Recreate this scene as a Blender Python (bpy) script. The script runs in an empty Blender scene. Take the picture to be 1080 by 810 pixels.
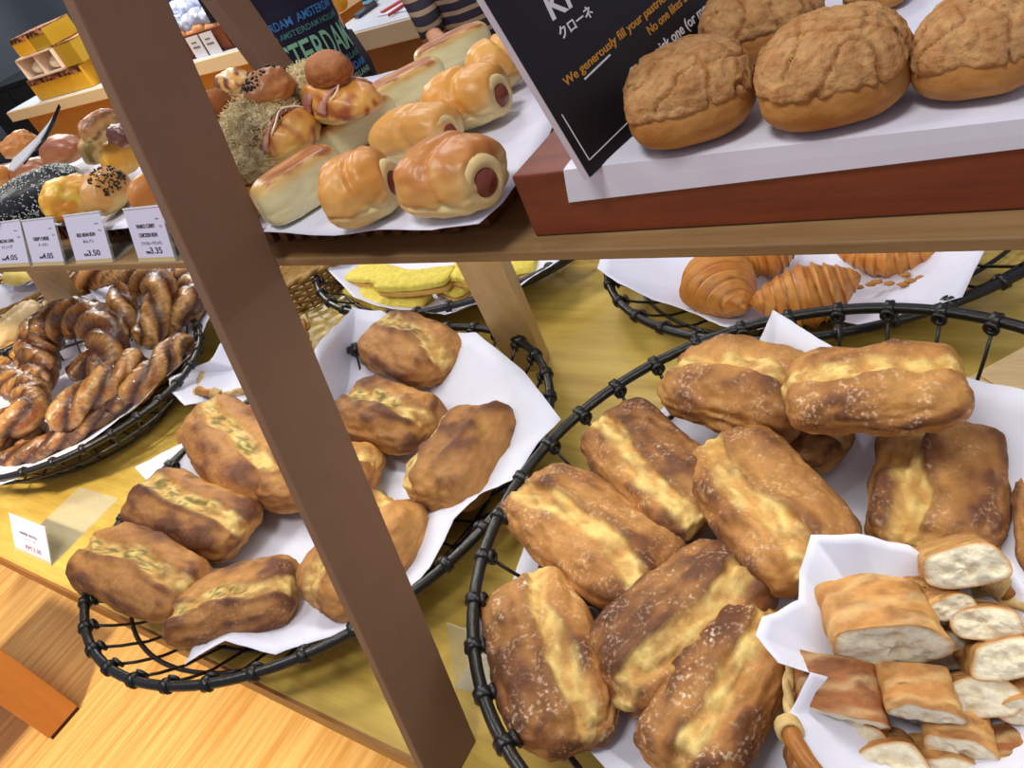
import bpy, math, random
import numpy as np
from mathutils import Vector, Matrix, noise
random.seed(7)
SC = bpy.context.scene
COL = SC.collection

# ------------------------------------------------------------------ camera
T = 0.75                       # table top height; heights below are given above the table top
CZ = 0.72
CAMP = np.array([0, 0, CZ + T])
_V = np.array([526., 1072.]); _V1 = np.array([-1130., -105.])
FPX = math.sqrt(-(_V @ _V1)); CC = np.array([540., 405.])
_dn = np.array([_V[0], _V[1], FPX]); _dn /= np.linalg.norm(_dn); _up = -_dn
_X = -np.array([_V1[0], _V1[1], FPX]); _X /= np.linalg.norm(_X)
_Y = np.cross(_up, _X)
RW = np.array([_X, _Y, _up])   # world = RW @ camera vector (x right, y down, z forward)

def ray(px, py):
    return RW @ np.array([px - CC[0], py - CC[1], FPX])
def at(px, py, h):             # point seen at a pixel, on the horizontal plane h above the table
    d = ray(px, py); t = (h - CZ) / d[2]
    return CAMP + d * t
def hs(h): return .494 + (h - .524) * 1.14 if h > .54 else h     # heights on the raised shelf
def aty(px, py, y):            # point seen at a pixel, on the plane of given depth y
    d = ray(px, py); return CAMP + d * (y / d[1])
def proj(P):
    q = (np.asarray(P) - CAMP) @ RW
    return CC + FPX * q[..., :2] / q[..., 2:3]

cd = bpy.data.cameras.new('camera'); cam = bpy.data.objects.new('camera', cd); COL.objects.link(cam)
cd.sensor_width = 36; cd.lens = 36 * FPX / 1080; cd.clip_start = 0.01; cd.clip_end = 60
M = Matrix.Identity(4)
bx, by, bz = RW @ np.array([1, 0, 0]), RW @ np.array([0, -1, 0]), RW @ np.array([0, 0, -1])
for i in range(3):
    M[i][0], M[i][1], M[i][2] = bx[i], by[i], bz[i]
M[0][3], M[1][3], M[2][3] = CAMP
cam.matrix_world = M
SC.camera = cam

# ------------------------------------------------------------------ light
SC.view_settings.view_transform = 'Standard'; SC.view_settings.look = 'None'
SC.view_settings.gamma = 1; SC.view_settings.use_curve_mapping = False
SC.view_settings.exposure = -0.12
w = bpy.data.worlds.new('world'); SC.world = w; w.use_nodes = True
w.node_tree.nodes['Background'].inputs[0].default_value = (0.80, 0.82, 1.0, 1)
w.node_tree.nodes['Background'].inputs[1].default_value = 0.42
def area(name, loc, size, power, col, target=None, sy=None):
    l = bpy.data.lights.new(name, 'AREA'); l.energy = power; l.color = col; l.size = size
    if sy: l.shape = 'RECTANGLE'; l.size_y = sy
    o = bpy.data.objects.new(name, l); COL.objects.link(o); o.location = loc
    if target is not None:
        o.rotation_euler = (Vector(target) - Vector(loc)).to_track_quat('-Z', 'Y').to_euler()
    return o
area('ceiling_lamp_over_table', (-0.2, -0.35, 2.95), 0.5, 23, (1, 0.965, 0.90))
area('ceiling_lamp_left', (-1.9, 0.0, 2.95), 0.5, 22, (1, 0.96, 0.88))
area('ceiling_lamp_shelf', (-1.4, 1.6, 2.95), 0.6, 19, (1, 0.97, 0.93))
_l = bpy.data.lights.new('floor_fill_spot', 'SPOT'); _l.energy = 430; _l.color = (1, .86, .62); _l.spot_size = math.radians(58); _l.spot_blend = .5; _l.shadow_soft_size = .12
_o = bpy.data.objects.new('floor_fill_spot', _l); COL.objects.link(_o); _o.location = (-1.35, -1.0, 2.9)
_o.rotation_euler = (Vector((-2.35, -.28, 0)) - Vector(_o.location)).to_track_quat('-Z', 'Y').to_euler()  # added spot without a visible source, brightens the floor at lower left
area('under_shelf_fill', (-.50, .50, T + .478), 2.0, 4.6, (.97, 1.0, .93), (-.50, .44, T), .02)  # area lamp added to brighten the back of the lower table; no strip visible
area('ceiling_lamp_counter', (-4.6, 2.4, 2.9), 0.8, 90, (1, 0.94, 0.82))
area('shutter_fill', (-7.0, 4.8, 2.9), 0.8, 190, (0.9, 0.96, 1.0))  # extra lamp added to lift the dark back wall
area('ceiling_lamp_back', (-1.8, 3.4, 2.9), 0.6, 20, (1, 0.93, 0.82))

# ------------------------------------------------------------------ helpers
def lin(c):
    return tuple(((v / 255) / 12.92 if v / 255 <= 0.04045 else ((v / 255 + 0.055) / 1.055) ** 2.4) for v in c)
MATS = {}
def mat(name, col, rough=0.6, spec=0.4, noise_amt=0.0, nscale=20, bump=0.0, bscale=60, stretch=None,
        col2=None, metal=0.0, emit=None, trans=0.0, alpha=1.0, coat=0.0, attr=False, flour=False, detail=4, ramp=(0.35, 0.65)):
    if name in MATS: return MATS[name]
    m = bpy.data.materials.new(name); m.use_nodes = True; nt = m.node_tree
    b = nt.nodes['Principled BSDF']; L = nt.links
    b.inputs['Roughness'].default_value = rough; b.inputs['Specular IOR Level'].default_value = spec
    b.inputs['Metallic'].default_value = metal; b.inputs['Coat Weight'].default_value = coat
    b.inputs['Transmission Weight'].default_value = trans; b.inputs['Alpha'].default_value = alpha
    c1 = lin(col) + (1,)
    b.inputs['Base Color'].default_value = c1
    tc = nt.nodes.new('ShaderNodeTexCoord'); mp = nt.nodes.new('ShaderNodeMapping')
    L.new(tc.outputs['Object'], mp.inputs[0])
    if stretch: mp.inputs['Scale'].default_value = stretch
    src = None
    if attr:
        a = nt.nodes.new('ShaderNodeVertexColor'); a.layer_name = 'Col'; src = a.outputs[0]
    if col2 or noise_amt or attr:
        n = nt.nodes.new('ShaderNodeTexNoise'); n.inputs['Scale'].default_value = nscale; n.inputs['Detail'].default_value = detail
        n.inputs['Roughness'].default_value = 0.65
        L.new(mp.outputs[0], n.inputs['Vector'])
        r = nt.nodes.new('ShaderNodeValToRGB'); r.color_ramp.elements[0].position = ramp[0]; r.color_ramp.elements[1].position = ramp[1]
        L.new(n.outputs[0], r.inputs[0])
        mx = nt.nodes.new('ShaderNodeMix'); mx.data_type = 'RGBA'
        if col2:
            mx.inputs[6].default_value = c1; mx.inputs[7].default_value = lin(col2) + (1,)
            L.new(r.outputs[0], mx.inputs[0])
        else:
            mx.blend_type = 'MULTIPLY'; mx.inputs[0].default_value = noise_amt
            if src: L.new(src, mx.inputs[6])
            else: mx.inputs[6].default_value = c1
            L.new(r.outputs[0], mx.inputs[7])
        src = mx.outputs[2]
    if flour:                 # dusted flour: fine speckle, strength stored in the colour layer's alpha
        n2 = nt.nodes.new('ShaderNodeTexNoise'); n2.inputs['Scale'].default_value = 260; n2.inputs['Detail'].default_value = 3
        L.new(tc.outputs['Object'], n2.inputs['Vector'])
        n3 = nt.nodes.new('ShaderNodeTexNoise'); n3.inputs['Scale'].default_value = 38; n3.inputs['Detail'].default_value = 3
        L.new(tc.outputs['Object'], n3.inputs['Vector'])
        r2 = nt.nodes.new('ShaderNodeValToRGB'); r2.color_ramp.elements[0].position = 0.52; r2.color_ramp.elements[1].position = 0.72
        r3 = nt.nodes.new('ShaderNodeValToRGB'); r3.color_ramp.elements[0].position = 0.42; r3.color_ramp.elements[1].position = 0.68
        L.new(n2.outputs[0], r2.inputs[0]); L.new(n3.outputs[0], r3.inputs[0])
        mu = nt.nodes.new('ShaderNodeMath'); mu.operation = 'MULTIPLY'; L.new(r2.outputs[0], mu.inputs[0]); L.new(r3.outputs[0], mu.inputs[1])
        mu2 = nt.nodes.new('ShaderNodeMath'); mu2.operation = 'MULTIPLY'; L.new(mu.outputs[0], mu2.inputs[0]); L.new(a.outputs[1], mu2.inputs[1])
        mf = nt.nodes.new('ShaderNodeMix'); mf.data_type = 'RGBA'; L.new(mu2.outputs[0], mf.inputs[0])
        L.new(src, mf.inputs[6]); mf.inputs[7].default_value = lin((226, 206, 178)) + (1,)
        src = mf.outputs[2]
    if src: L.new(src, b.inputs['Base Color'])
    if bump:
        n = nt.nodes.new('ShaderNodeTexNoise'); n.inputs['Scale'].default_value = bscale; n.inputs['Detail'].default_value = 5
        L.new(mp.outputs[0], n.inputs['Vector'])
        bp = nt.nodes.new('ShaderNodeBump'); bp.inputs['Strength'].default_value = bump; bp.inputs['Distance'].default_value = 0.003
        L.new(n.outputs[0], bp.inputs['Height']); L.new(bp.outputs[0], b.inputs['Normal'])
    if emit:
        b.inputs['Emission Color'].default_value = lin(emit[0]) + (1,); b.inputs['Emission Strength'].default_value = emit[1]
    MATS[name] = m
    return m

CRUST = mat('bread_crust', (160, 100, 50), 0.6, 0.28, noise_amt=0.30, nscale=75, bump=0.75, bscale=110, attr=True, flour=True, ramp=(0.25, 0.6))
SOFT = mat('soft_bun_crust', (200, 140, 70), 0.38, 0.4, noise_amt=0.16, nscale=45, bump=0.15, bscale=90, attr=True, ramp=(0.2, 0.6))
GLAZE = mat('glazed_crust', (120, 60, 25), 0.36, 0.5, noise_amt=0.5, nscale=85, bump=1.0, bscale=80, attr=True, coat=0.15, ramp=(0.25, 0.62))
CRUMBLY = mat('crumbly_topping', (200, 150, 90), 0.8, 0.2, noise_amt=0.28, nscale=140, bump=1.0, bscale=170, attr=True, ramp=(0.25, 0.6))
CRUMB = mat('bread_crumb', (232, 216, 180), 0.9, 0.1, noise_amt=0.25, nscale=120, bump=0.8, bscale=150, attr=True, ramp=(0.2, 0.55))
PAPER = mat('greaseproof_paper', (222, 222, 238), 0.55, 0.3, noise_amt=0.05, nscale=14)
BLACKW = mat('black_rattan', (22, 20, 19), 0.32, 0.5, bump=0.25, bscale=120)
TABLE = mat('table_wood', (208, 178, 88), 0.26, 0.5, col2=(180, 148, 68), nscale=7, stretch=(0.5, 5, 5), detail=6)
TEDGE = mat('table_edge_wood', (150, 98, 44), 0.4, 0.4, col2=(128, 80, 34), nscale=12, stretch=(0.5, 5, 5))
SHELFW = mat('shelf_wood', (152, 122, 82), 0.4, 0.4, col2=(130, 100, 64), nscale=14, stretch=(0.4, 6, 6), detail=6)
LEGW = mat('leg_wood', (198, 164, 112), 0.45, 0.35, col2=(182, 146, 92), nscale=9, stretch=(5, 5, 0.5))
POST = mat('post_paint', (130, 99, 78), 0.5, 0.3, noise_amt=0.12, nscale=9, bump=0.05, bscale=30)
REDW = mat('red_stained_wood', (136, 64, 36), 0.33, 0.45, col2=(100, 44, 26), nscale=9, stretch=(0.5, 6, 6), detail=6)
SLATW = mat('slat_tray_wood', (128, 78, 40), 0.5, 0.3, col2=(98, 56, 28), nscale=30)
WICK = mat('pale_wicker', (214, 186, 130), 0.55, 0.3, col2=(186, 152, 92), nscale=60)
WICKD = mat('brown_wicker', (176, 138, 74), 0.55, 0.3, col2=(128, 92, 42), nscale=60)
CANE = mat('orange_cane', (178, 116, 48), 0.35, 0.4, col2=(150, 92, 34), nscale=40)
ACRYL = mat('clear_acrylic', (225, 232, 222), 0.06, 0.6, alpha=0.2)
INK = mat('black_ink', (30, 28, 34), 0.7)
INKG = mat('grey_ink', (120, 116, 130), 0.7)
CARD = mat('price_card', (206, 204, 226), 0.5)
MEAT = mat('sausage_skin', (132, 62, 44), 0.3, 0.5, noise_amt=0.3, nscale=80)

def mesh_obj(name, verts, faces, m, parent=None, cols=None, smooth=True, loc=None):
    me = bpy.data.meshes.new(name); V = np.asarray(verts, float)
    base = np.zeros(3)
    if parent is not None: base = np.array(parent['_w']) if '_w' in parent else np.zeros(3)
    elif loc is not None: base = np.asarray(loc, float)
    me.from_pydata((V - base).tolist(), [], [list(f) for f in faces]); me.update()
    if smooth: me.polygons.foreach_set('use_smooth', [True] * len(me.polygons))
    if cols is not None:
        ca = me.color_attributes.new('Col', 'FLOAT_COLOR', 'POINT')
        c = np.asarray(cols, float)
        if c.shape[1] == 3: c = np.c_[c, np.zeros(len(c))]
        ca.data.foreach_set('color', c.ravel())
    if m is not None: me.materials.append(m)
    o = bpy.data.objects.new(name, me); COL.objects.link(o)
    if parent is not None:
        o.parent = parent; o['_w'] = base.tolist()
    else:
        o.location = base; o['_w'] = base.tolist()
    return o
def tag(o, label, cat, group=None):
    o['label'] = label; o['category'] = cat
    if group: o['group'] = group
    return o
def thing(name, label, cat, loc, group=None):
    o = bpy.data.objects.new(name, None); COL.objects.link(o); o.location = loc; o.empty_display_size = 0.05
    o['_w'] = [float(v) for v in loc]
    return tag(o, label, cat, group)

class MB:
    def __init__(s): s.v = []; s.f = []
    def add(s, V, F):
        n = len(s.v); s.v += [tuple(map(float, p)) for p in V]; s.f += [tuple(i + n for i in f) for f in F]; return s
    def box(s, lo, hi, R=None, o=(0, 0, 0)):
        x0, y0, z0 = lo; x1, y1, z1 = hi
        V = [(x0, y0, z0), (x1, y0, z0), (x1, y1, z0), (x0, y1, z0), (x0, y0, z1), (x1, y0, z1), (x1, y1, z1), (x0, y1, z1)]
        if R is not None: V = [tuple(np.asarray(o) + R @ np.array(p)) for p in V]
        return s.add(V, [(0, 3, 2, 1), (4, 5, 6, 7), (0, 1, 5, 4), (1, 2, 6, 5), (2, 3, 7, 6), (3, 0, 4, 7)])
    def bar(s, a, b, w, d, side=(1, 0, 0)):    # rectangular bar from a to b, w along 'side', d across
        a = np.asarray(a, float); b = np.asarray(b, float); ax = b - a; ax /= np.linalg.norm(ax)
        u = np.asarray(side, float); u = u - (u @ ax) * ax; u /= np.linalg.norm(u); v = np.cross(ax, u)
        V = [p + sx * u * w / 2 + sy * v * d / 2 for p in (a, b) for sx, sy in ((-1, -1), (1, -1), (1, 1), (-1, 1))]
        return s.add(V, [(0, 3, 2, 1), (4, 5, 6, 7), (0, 1, 5, 4), (1, 2, 6, 5), (2, 3, 7, 6), (3, 0, 4, 7)])
    def tube(s, pts, r, seg=8, closed=False):
        P = np.asarray(pts, float); n = len(P)
        rr = np.full(n, r) if np.isscalar(r) else np.asarray(r)
        Tn = (np.roll(P, -1, 0) - np.roll(P, 1, 0)) if closed else np.gradient(P, axis=0)
        Tn /= np.linalg.norm(Tn, axis=1)[:, None] + 1e-12
        u = np.cross(Tn[0], [0, 0, 1.0])
        if np.linalg.norm(u) < 0.05: u = np.cross(Tn[0], [1.0, 0, 0])
        V = []
        for i in range(n):
            u = u - (u @ Tn[i]) * Tn[i]; u /= np.linalg.norm(u); v = np.cross(Tn[i], u)
            for k in range(seg):
                a = 2 * math.pi * k / seg; V.append(P[i] + rr[i] * (math.cos(a) * u + math.sin(a) * v))
        F = []
        for i in range(n if closed else n - 1):
            j = (i + 1) % n
            for k in range(seg):
                l = (k + 1) % seg; F.append((i * seg + k, i * seg + l, j * seg + l, j * seg + k))
        if not closed:
            F.append(tuple(range(seg))[::-1]); F.append(tuple((n - 1) * seg + k for k in range(seg)))
        return s.add(V, F)
    def torus(s, c, ax, R, r, n=14, seg=6):
        ax = np.asarray(ax, float); ax /= np.linalg.norm(ax); u = np.cross(ax, [0.3, 0.5, 0.81]); u /= np.linalg.norm(u); v = np.cross(ax, u)
        return s.tube([np.asarray(c) + R * (math.cos(t) * u + math.sin(t) * v) for t in np.linspace(0, 2 * math.pi, n, endpoint=False)], r, seg, True)
    def build(s, name, m, parent=None, smooth=False, loc=None, bevel=0, cols=None):
        o = mesh_obj(name, s.v, s.f, m, parent, cols, smooth, loc)
        if bevel:
            b = o.modifiers.new('b', 'BEVEL'); b.width = bevel; b.segments = 2; b.limit_method = 'ANGLE'
        return o

def fbm(p, o=3):
    return sum(noise.noise(Vector(p) * (2 ** k)) / (1.7 ** k) for k in range(o))

# unit cube-sphere, cached per resolution
_CS = {}
def cubesphere(n):
    if n in _CS: return _CS[n]
    V, F, key = [], [], {}
    def vid(p):
        k = tuple(round(c, 6) for c in p)
        if k not in key: key[k] = len(V); V.append(p)
        return key[k]
    g = [math.tan(math.pi / 4 * (2 * i / n - 1)) for i in range(n + 1)]
    for ax in range(3):
        for sg in (-1, 1):
            for i in range(n):
                for j in range(n):
                    q = []
                    for a, b in ((i, j), (i + 1, j), (i + 1, j + 1), (i, j + 1)):
                        p = [0, 0, 0]; p[ax] = sg; p[(ax + 1) % 3] = g[a]; p[(ax + 2) % 3] = g[b]; q.append(vid(tuple(p)))
                    F.append(q if sg > 0 else q[::-1])
    D = np.array(V, float); D /= np.linalg.norm(D, axis=1)[:, None]
    _CS[n] = (D, F); return _CS[n]
def superq(D, a, b):
    x, y, z = np.abs(D).T
    s = ((x ** a + y ** a) ** (b / a) + z ** b) ** (-1 / b)
    return D * s[:, None]

def basis(yaw, pitch=0, roll=0):
    return np.array((Matrix.Rotation(yaw, 3, 'Z') @ Matrix.Rotation(-pitch, 3, 'Y') @ Matrix.Rotation(roll, 3, 'X')))

def fit(cx, cy, th, ln, wd, hb, k=0.6, a=3, b=2.4, pitch=0, roll=0, kfix=None):
    """place a loaf on height hb so that its outline spans ln x wd pixels around (cx,cy), long axis th degrees in the picture"""
    D, _ = cubesphere(8); S = superq(D, a, b)
    t = math.radians(th); ux = np.array([math.cos(t), math.sin(t)]); uy = np.array([-math.sin(t), math.cos(t)])
    c = np.array([cx, cy], float); L, W = 0.1, 0.07; hb = hs(hb)
    p = c.copy()
    for it in range(25):
        H = kfix if kfix else W * k
        hm = hb + H * 0.45
        A = at(p[0], p[1], hm); B = at(*(p + 6 * ux), hm); d = B - A; yaw = math.atan2(d[1], d[0])
        X = S * np.array([L / 2, W / 2, 1]); X[:, 2] = np.where(S[:, 2] > 0, S[:, 2] * H * .6, S[:, 2] * H * .4) + H * .4
        R = basis(yaw, pitch, roll)
        Wd = X @ R.T + np.array([A[0], A[1], hb + T])
        q = proj(Wd); ex = q @ ux; ey = q @ uy
        l, w_ = np.ptp(ex), np.ptp(ey)
        L = min(max(L * (ln / l) ** .8, .015), .6); W = min(max(W * (wd / w_) ** .9, L * .22), L * 1.5)
        m = np.array([(ex.max() + ex.min()) / 2, (ey.max() + ey.min()) / 2])
        cur = m[0] * ux + m[1] * uy
        p = p + (c - cur) * .8
    H = kfix if kfix else W * k
    return np.array([A[0], A[1], hb + T]), R, L, W, H

def blob(name, F, res, a, b, fn, m, parent=None, seed=0):
    """loaf mesh; fn(unit point, dir, seed) -> (radial displacement in metres, colour rgba)"""
    loc, R, L, W, H = F
    D, fs = cubesphere(res); S = superq(D, a, b)
    X = S * np.array([L / 2, W / 2, 1]); X[:, 2] = np.where(S[:, 2] > 0, S[:, 2] * H * .6, S[:, 2] * H * .4) + H * .4
    N = D / np.array([L, W, H]); N /= np.linalg.norm(N, axis=1)[:, None]
    cols = np.zeros((len(D), 4)); sc = min(L, W)
    for i in range(len(D)):
        d, c = fn(S[i], D[i], seed)
        X[i] += N[i] * d * sc; cols[i] = c
    X = X @ R.T + loc
    return mesh_obj(name, X, fs, m, parent, cols, True, loc if parent is None else None)

def mixc(a, b, t):
    t = min(max(t, 0), 1); return tuple(x * (1 - t) + y * t for x, y in zip(a, b))
def C(*c): return lin(c)
def smooth(x, a, b):
    t = min(max((x - a) / (b - a), 0), 1); return t * t * (3 - 2 * t)

# --- crust functions
def ciab(dark=0.5, flour=0.2, herb=False, side=1, off=0.0, gold=1.0, ang=0.0):
    g1, g2 = C(214, 166, 92), C(232, 200, 122)
    b1, b2, b3 = C(196, 140, 76), C(150, 92, 46), C(88, 52, 36)
    hb = C(86, 94, 34)
    def fn(P, D, s):
        x, y, z = P; q = (x * 1.2 + s * 7.1, y * 1.2 + s * 3.3, z * 1.2)
        n = fbm(q, 3); n2 = fbm((q[0] * 3.4 + 9, q[1] * 3.4, q[2] * 3.4), 2); n3 = noise.noise(Vector((x * 5 + s, y * 5, z * 5 + 3)))
        ys = off + ang * x + .30 * noise.noise(Vector((x * 1.6 + s, s * 2.1, 0))) + .05 * n3
        d = (y - ys) * side; top = smooth(z, -.15, .35); ends = smooth(1.0 - abs(x), 0, .22)
        wid_ = .42 + .16 * noise.noise(Vector((x * 1.3 + 5, s, 2)))
        band = smooth(d + wid_, -.05, .12) * (1 - smooth(d, -.03, .05)) * top
        flap = smooth(d, -.02, .07) * math.exp(-max(d, 0) / .35) * top * ends
        flap2 = (1 - smooth(d + wid_, -.10, .04)) * math.exp(-max(-(d + wid_), 0) / .4) * top * ends
        disp = .05 * n + .02 * n2 + .012 * n3 + .055 * flap + .03 * flap2 + .018 * noise.noise(Vector((x * 8 + s, y * 8, z * 8))) * band - .02 * band + .03 * band * n2
        corner = abs(x) * abs(y); disp += .05 * (noise.noise(Vector((x * .9 + s * 3, y * .9, s))) ) * corner * 2
        base = mixc(b1, b2, .42 + .9 * n + .3 * (dark - .5))
        base = mixc(base, b3, smooth(n2 * .45 + n * .9 + dark * .6, .35, .95) * .75)
        base = mixc(base, b3, math.exp(-((d - .10) / .10) ** 2) * top * ends * .7 * dark + smooth(d, .1, .5) * .40 * dark * top)
        base = mixc(base, mixc(g1, b1, .3), smooth(-z, .05, .6) * .7)
        base = mixc(base, mixc(g1, g2, .5 + 1.3 * n2), min(1, band * gold * (.85 + .5 * n2)))
        base = mixc(base, b2, smooth(n3 + .4 * n2, .15, .6) * band * .65)
        if herb:
            h = smooth(noise.noise(Vector((x * 6 + s, y * 9, z * 6))) * .6 + noise.noise(Vector((x * 22, y * 22 + s, z * 22))) * .5 + band * .62, .62, .8) * smooth(.8 - abs(x), 0, .3)
            base = mixc(base, hb, h * .8)
        return disp, (*base, flour * (1.2 if band < .5 else .7))
    return fn
def bun(c_top, c_side, c_low, edge=0.0, split=-.1, na=.02, spots=0, patch=None):
    T_, S_, L_ = C(*c_top), C(*c_side), C(*c_low); P_ = C(*patch) if patch else None
    def fn(P, D, s):
        x, y, z = P; n = fbm((x * 1.5 + s * 5, y * 1.5, z * 1.5 + s), 3)
        c = mixc(L_, S_, smooth(z + .3 * n, split - .45, split + .1)); c = mixc(c, T_, smooth(z + .5 * n, split + .1, .75))
        if P_:
            c = mixc(c, P_, smooth(fbm((x * 2.2 + s * 3, y * 2.2 + 4, z), 2), .05, .5))
        return na * n, (*c, 0)
    return fn
def bake(o, label, cat, group=None): return tag(o, label, cat, group)

# ------------------------------------------------------------------ structure
FLOORM = mat('floor_planks', (240, 196, 122), 0.35, 0.4, col2=(212, 158, 84), nscale=5, stretch=(9, 0.35, 1), detail=5, ramp=(0.4, 0.62))
def struct(name, mb, m, bevel=0):
    o = mb.build(name, m, loc=(0, 0, 0), bevel=bevel); o['kind'] = 'structure'; return o
struct('floor', MB().box((-9, -3, -.05), (3, 6.2, 0)), FLOORM)
WALLM = mat('dark_blue_shutter', (108, 160, 192), 0.5, 0.4, noise_amt=0.3, nscale=3)
mb = MB().box((-9.4, 6.0, 0), (3, 6.1, 3.2))
for i in range(72): mb.box((-9.4, 5.965, .1 + i * .042), (3, 6.0, .126 + i * .042))
struct('wall_back', mb, WALLM)
struct('trim_1', MB().box((-9.4, 5.9, 0), (3, 5.96, .12)), mat('dark_skirting', (30, 34, 40), 0.5))
for i, x in enumerate((-10.2, -8.45)):
    pass
def post_at(n, px, py, w_):
    P = aty(px, py, 5.9); struct(n, MB().box((P[0] - w_ / 2, 5.84, 0), (P[0] + w_ / 2, 5.96, 3.2)), mat('dark_mullion', (38, 46, 54), 0.5))
post_at('trim_2', 22, 20, .16); post_at('trim_3', 84, 20, .14)
struct('wall_left', MB().box((-9.5, -3, 0), (-9.4, 6.1, 3.2)), mat('dark_grey_wall', (52, 56, 62), 0.6))

# ------------------------------------------------------------------ display table (lower level)
Y0 = 0.148
tb = thing('display_table', 'low wooden bakery display table holding the black rattan baskets', 'table', (-0.9, .8, 0))
MB().box((-3.2, Y0 + .004, T - .035), (.9, 1.55, T)).build('tabletop', TABLE, tb, bevel=.002)
MB().box((-3.2, Y0, T - .036), (.9, Y0 + .004, T - .001)).build('edge_band', TEDGE, tb)
for x in (-3.0, .7):
    for y in (.4, 1.4): MB().box((x - .04, y - .04, 0), (x + .04, y + .04, T - .036)).build('leg', LEGW, tb)

# ------------------------------------------------------------------ raised shelf on splayed legs
ZS0, ZS1 = .487, .494
sh = thing('raised_shelf', 'raised wooden shelf on slanted brown posts above the display table', 'shelf', (-.9, .45, T))
MB().box((-2.9, .334, T + ZS0), (.75, .66, T + ZS1)).build('shelf_board', SHELFW, sh, bevel=.001)
_f, _t = at(479, 812, .001), aty(124, 0, .342)
def fp(z): return _f + (_t - _f) * (z + T - _f[2]) / (_t[2] - _f[2])
o = MB().bar(fp(0), fp(1.0), .066, .012, side=(0, 1, -.1)).build('front_post', POST, sh, bevel=.0012)
rp = lambda z: np.array([-.734 - .095 * z / .6, .747 - .25 * z, T + z])
q1, q2 = aty(284, 64, .62), aty(238, 0, .590); dq = (q2 - q1) / (q2[2] - q1[2])
MB().bar(q1 + dq * (T + ZS1 - q1[2]), q1 + dq * (T + 1.0 - q1[2]), .036, .022, side=(0, 1, .2)).build('rear_post', mat('rear_post_paint', (136, 104, 82), .5, .3), sh, bevel=.001)
rp = lambda z: np.array([-.734 + .047 * z / .215, .747 - .047 * z / .215, T + z])
MB().bar(rp(.003), rp(ZS0 - .001), .06, .034, side=(1, .35, 0)).build('rear_leg', LEGW, sh, bevel=.001)
a_, b_ = aty(50, 288, .72), aty(90, 350, .76); d_ = (a_ - b_) / (a_[2] - b_[2])
MB().bar(b_ + d_ * (T + .002 - b_[2]), b_ + d_ * (T + ZS0 - b_[2]), .075, .03, side=(1, .3, 0)).build('rear_leg', LEGW, sh, bevel=.001)
for x in (-2.85, .7):
    MB().bar((x, .3, T), (x, .3, T + ZS0), .05, .03).build('rear_leg', LEGW, sh)

# ------------------------------------------------------------------ baskets
def wire_basket(label, c, a, b, ang, zr, zb=.012, rr=.0062, nr=36, grow=.72, span=None, z0=0.0):
    cx, cy = c; ca, sa = math.cos(ang), math.sin(ang)
    E_ = lambda t, s, z: np.array([cx + s * (a * math.cos(t) * ca - b * math.sin(t) * sa), cy + s * (a * math.cos(t) * sa + b * math.sin(t) * ca), T + z])
    th = thing('rattan_basket', label, 'basket', (cx, cy, T + z0), 'black rattan wire baskets')
    ts = np.linspace(0, 2 * math.pi, 120, endpoint=False)
    mb = MB().tube([E_(t, 1, zr) for t in ts], rr, 12, True)
    mb.build('rim', BLACKW, th, True)
    mb = MB()
    for s_, z_ in ((.88, zr * .55), (grow, zb + z0), (grow * .55, zb + z0 - .004)):
        mb.tube([E_(t, s_, max(z_, .004 + z0)) for t in ts], .0032, 6, True)
    mb.build('lower_ring', BLACKW, th, True)
    for i in range(nr):
        t = 2 * math.pi * (i + .3) / nr; dt = .035; kn = MB()
        MB().tube([E_(t, .985, zr), E_(t, .93, zr * .75), E_(t, .86, zr * .5), E_(t, grow, zb + z0 + .003), E_(t, grow * .5, zb + z0), E_(t, .04, zb + z0)], .0021, 6).build('spoke_wire', BLACKW, th, True)
        p, q = E_(t - dt, 1, zr), E_(t + dt, 1, zr)
        kn.tube([E_(t, 1, zr) + (q - p) / np.linalg.norm(q - p) * e for e in (-.0055, -.004, 0, .004, .0055)], [rr + .0002, rr + .0032, rr + .0026, rr + .0032, rr + .0002], 12)
        kn.torus(E_(t, .968, zr - .003), np.cross(q - p, (0, 0, 1)), .0062, .0028, 10, 6)
        kn.build('rim_binding', BLACKW, th, True)
    return th
deg = math.radians
MIDC, RC = np.array([-.872, .405]), np.array([-.210, .437])
wire_basket('black rattan basket of herb rolls at the table edge, behind the slanted brown post', MIDC, .353, .298, deg(48.9), .084)
wire_basket('large black rattan basket of floured rolls in the right foreground', RC, .318, .300, deg(56), .125, zb=.03, grow=.8)
wire_basket('black rattan basket of glazed twisted pretzels at the left', (-1.80, .475), .43, .27, deg(6), .095)
wire_basket('black rattan basket of yellow coated sandwiches, half hidden under the shelf', (-1.05, 1.11), .37, .335, deg(10), .07)
wire_basket('black rattan basket of croissants behind the floured rolls', (-.335, 1.10), .372, .318, deg(43), .062)

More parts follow.
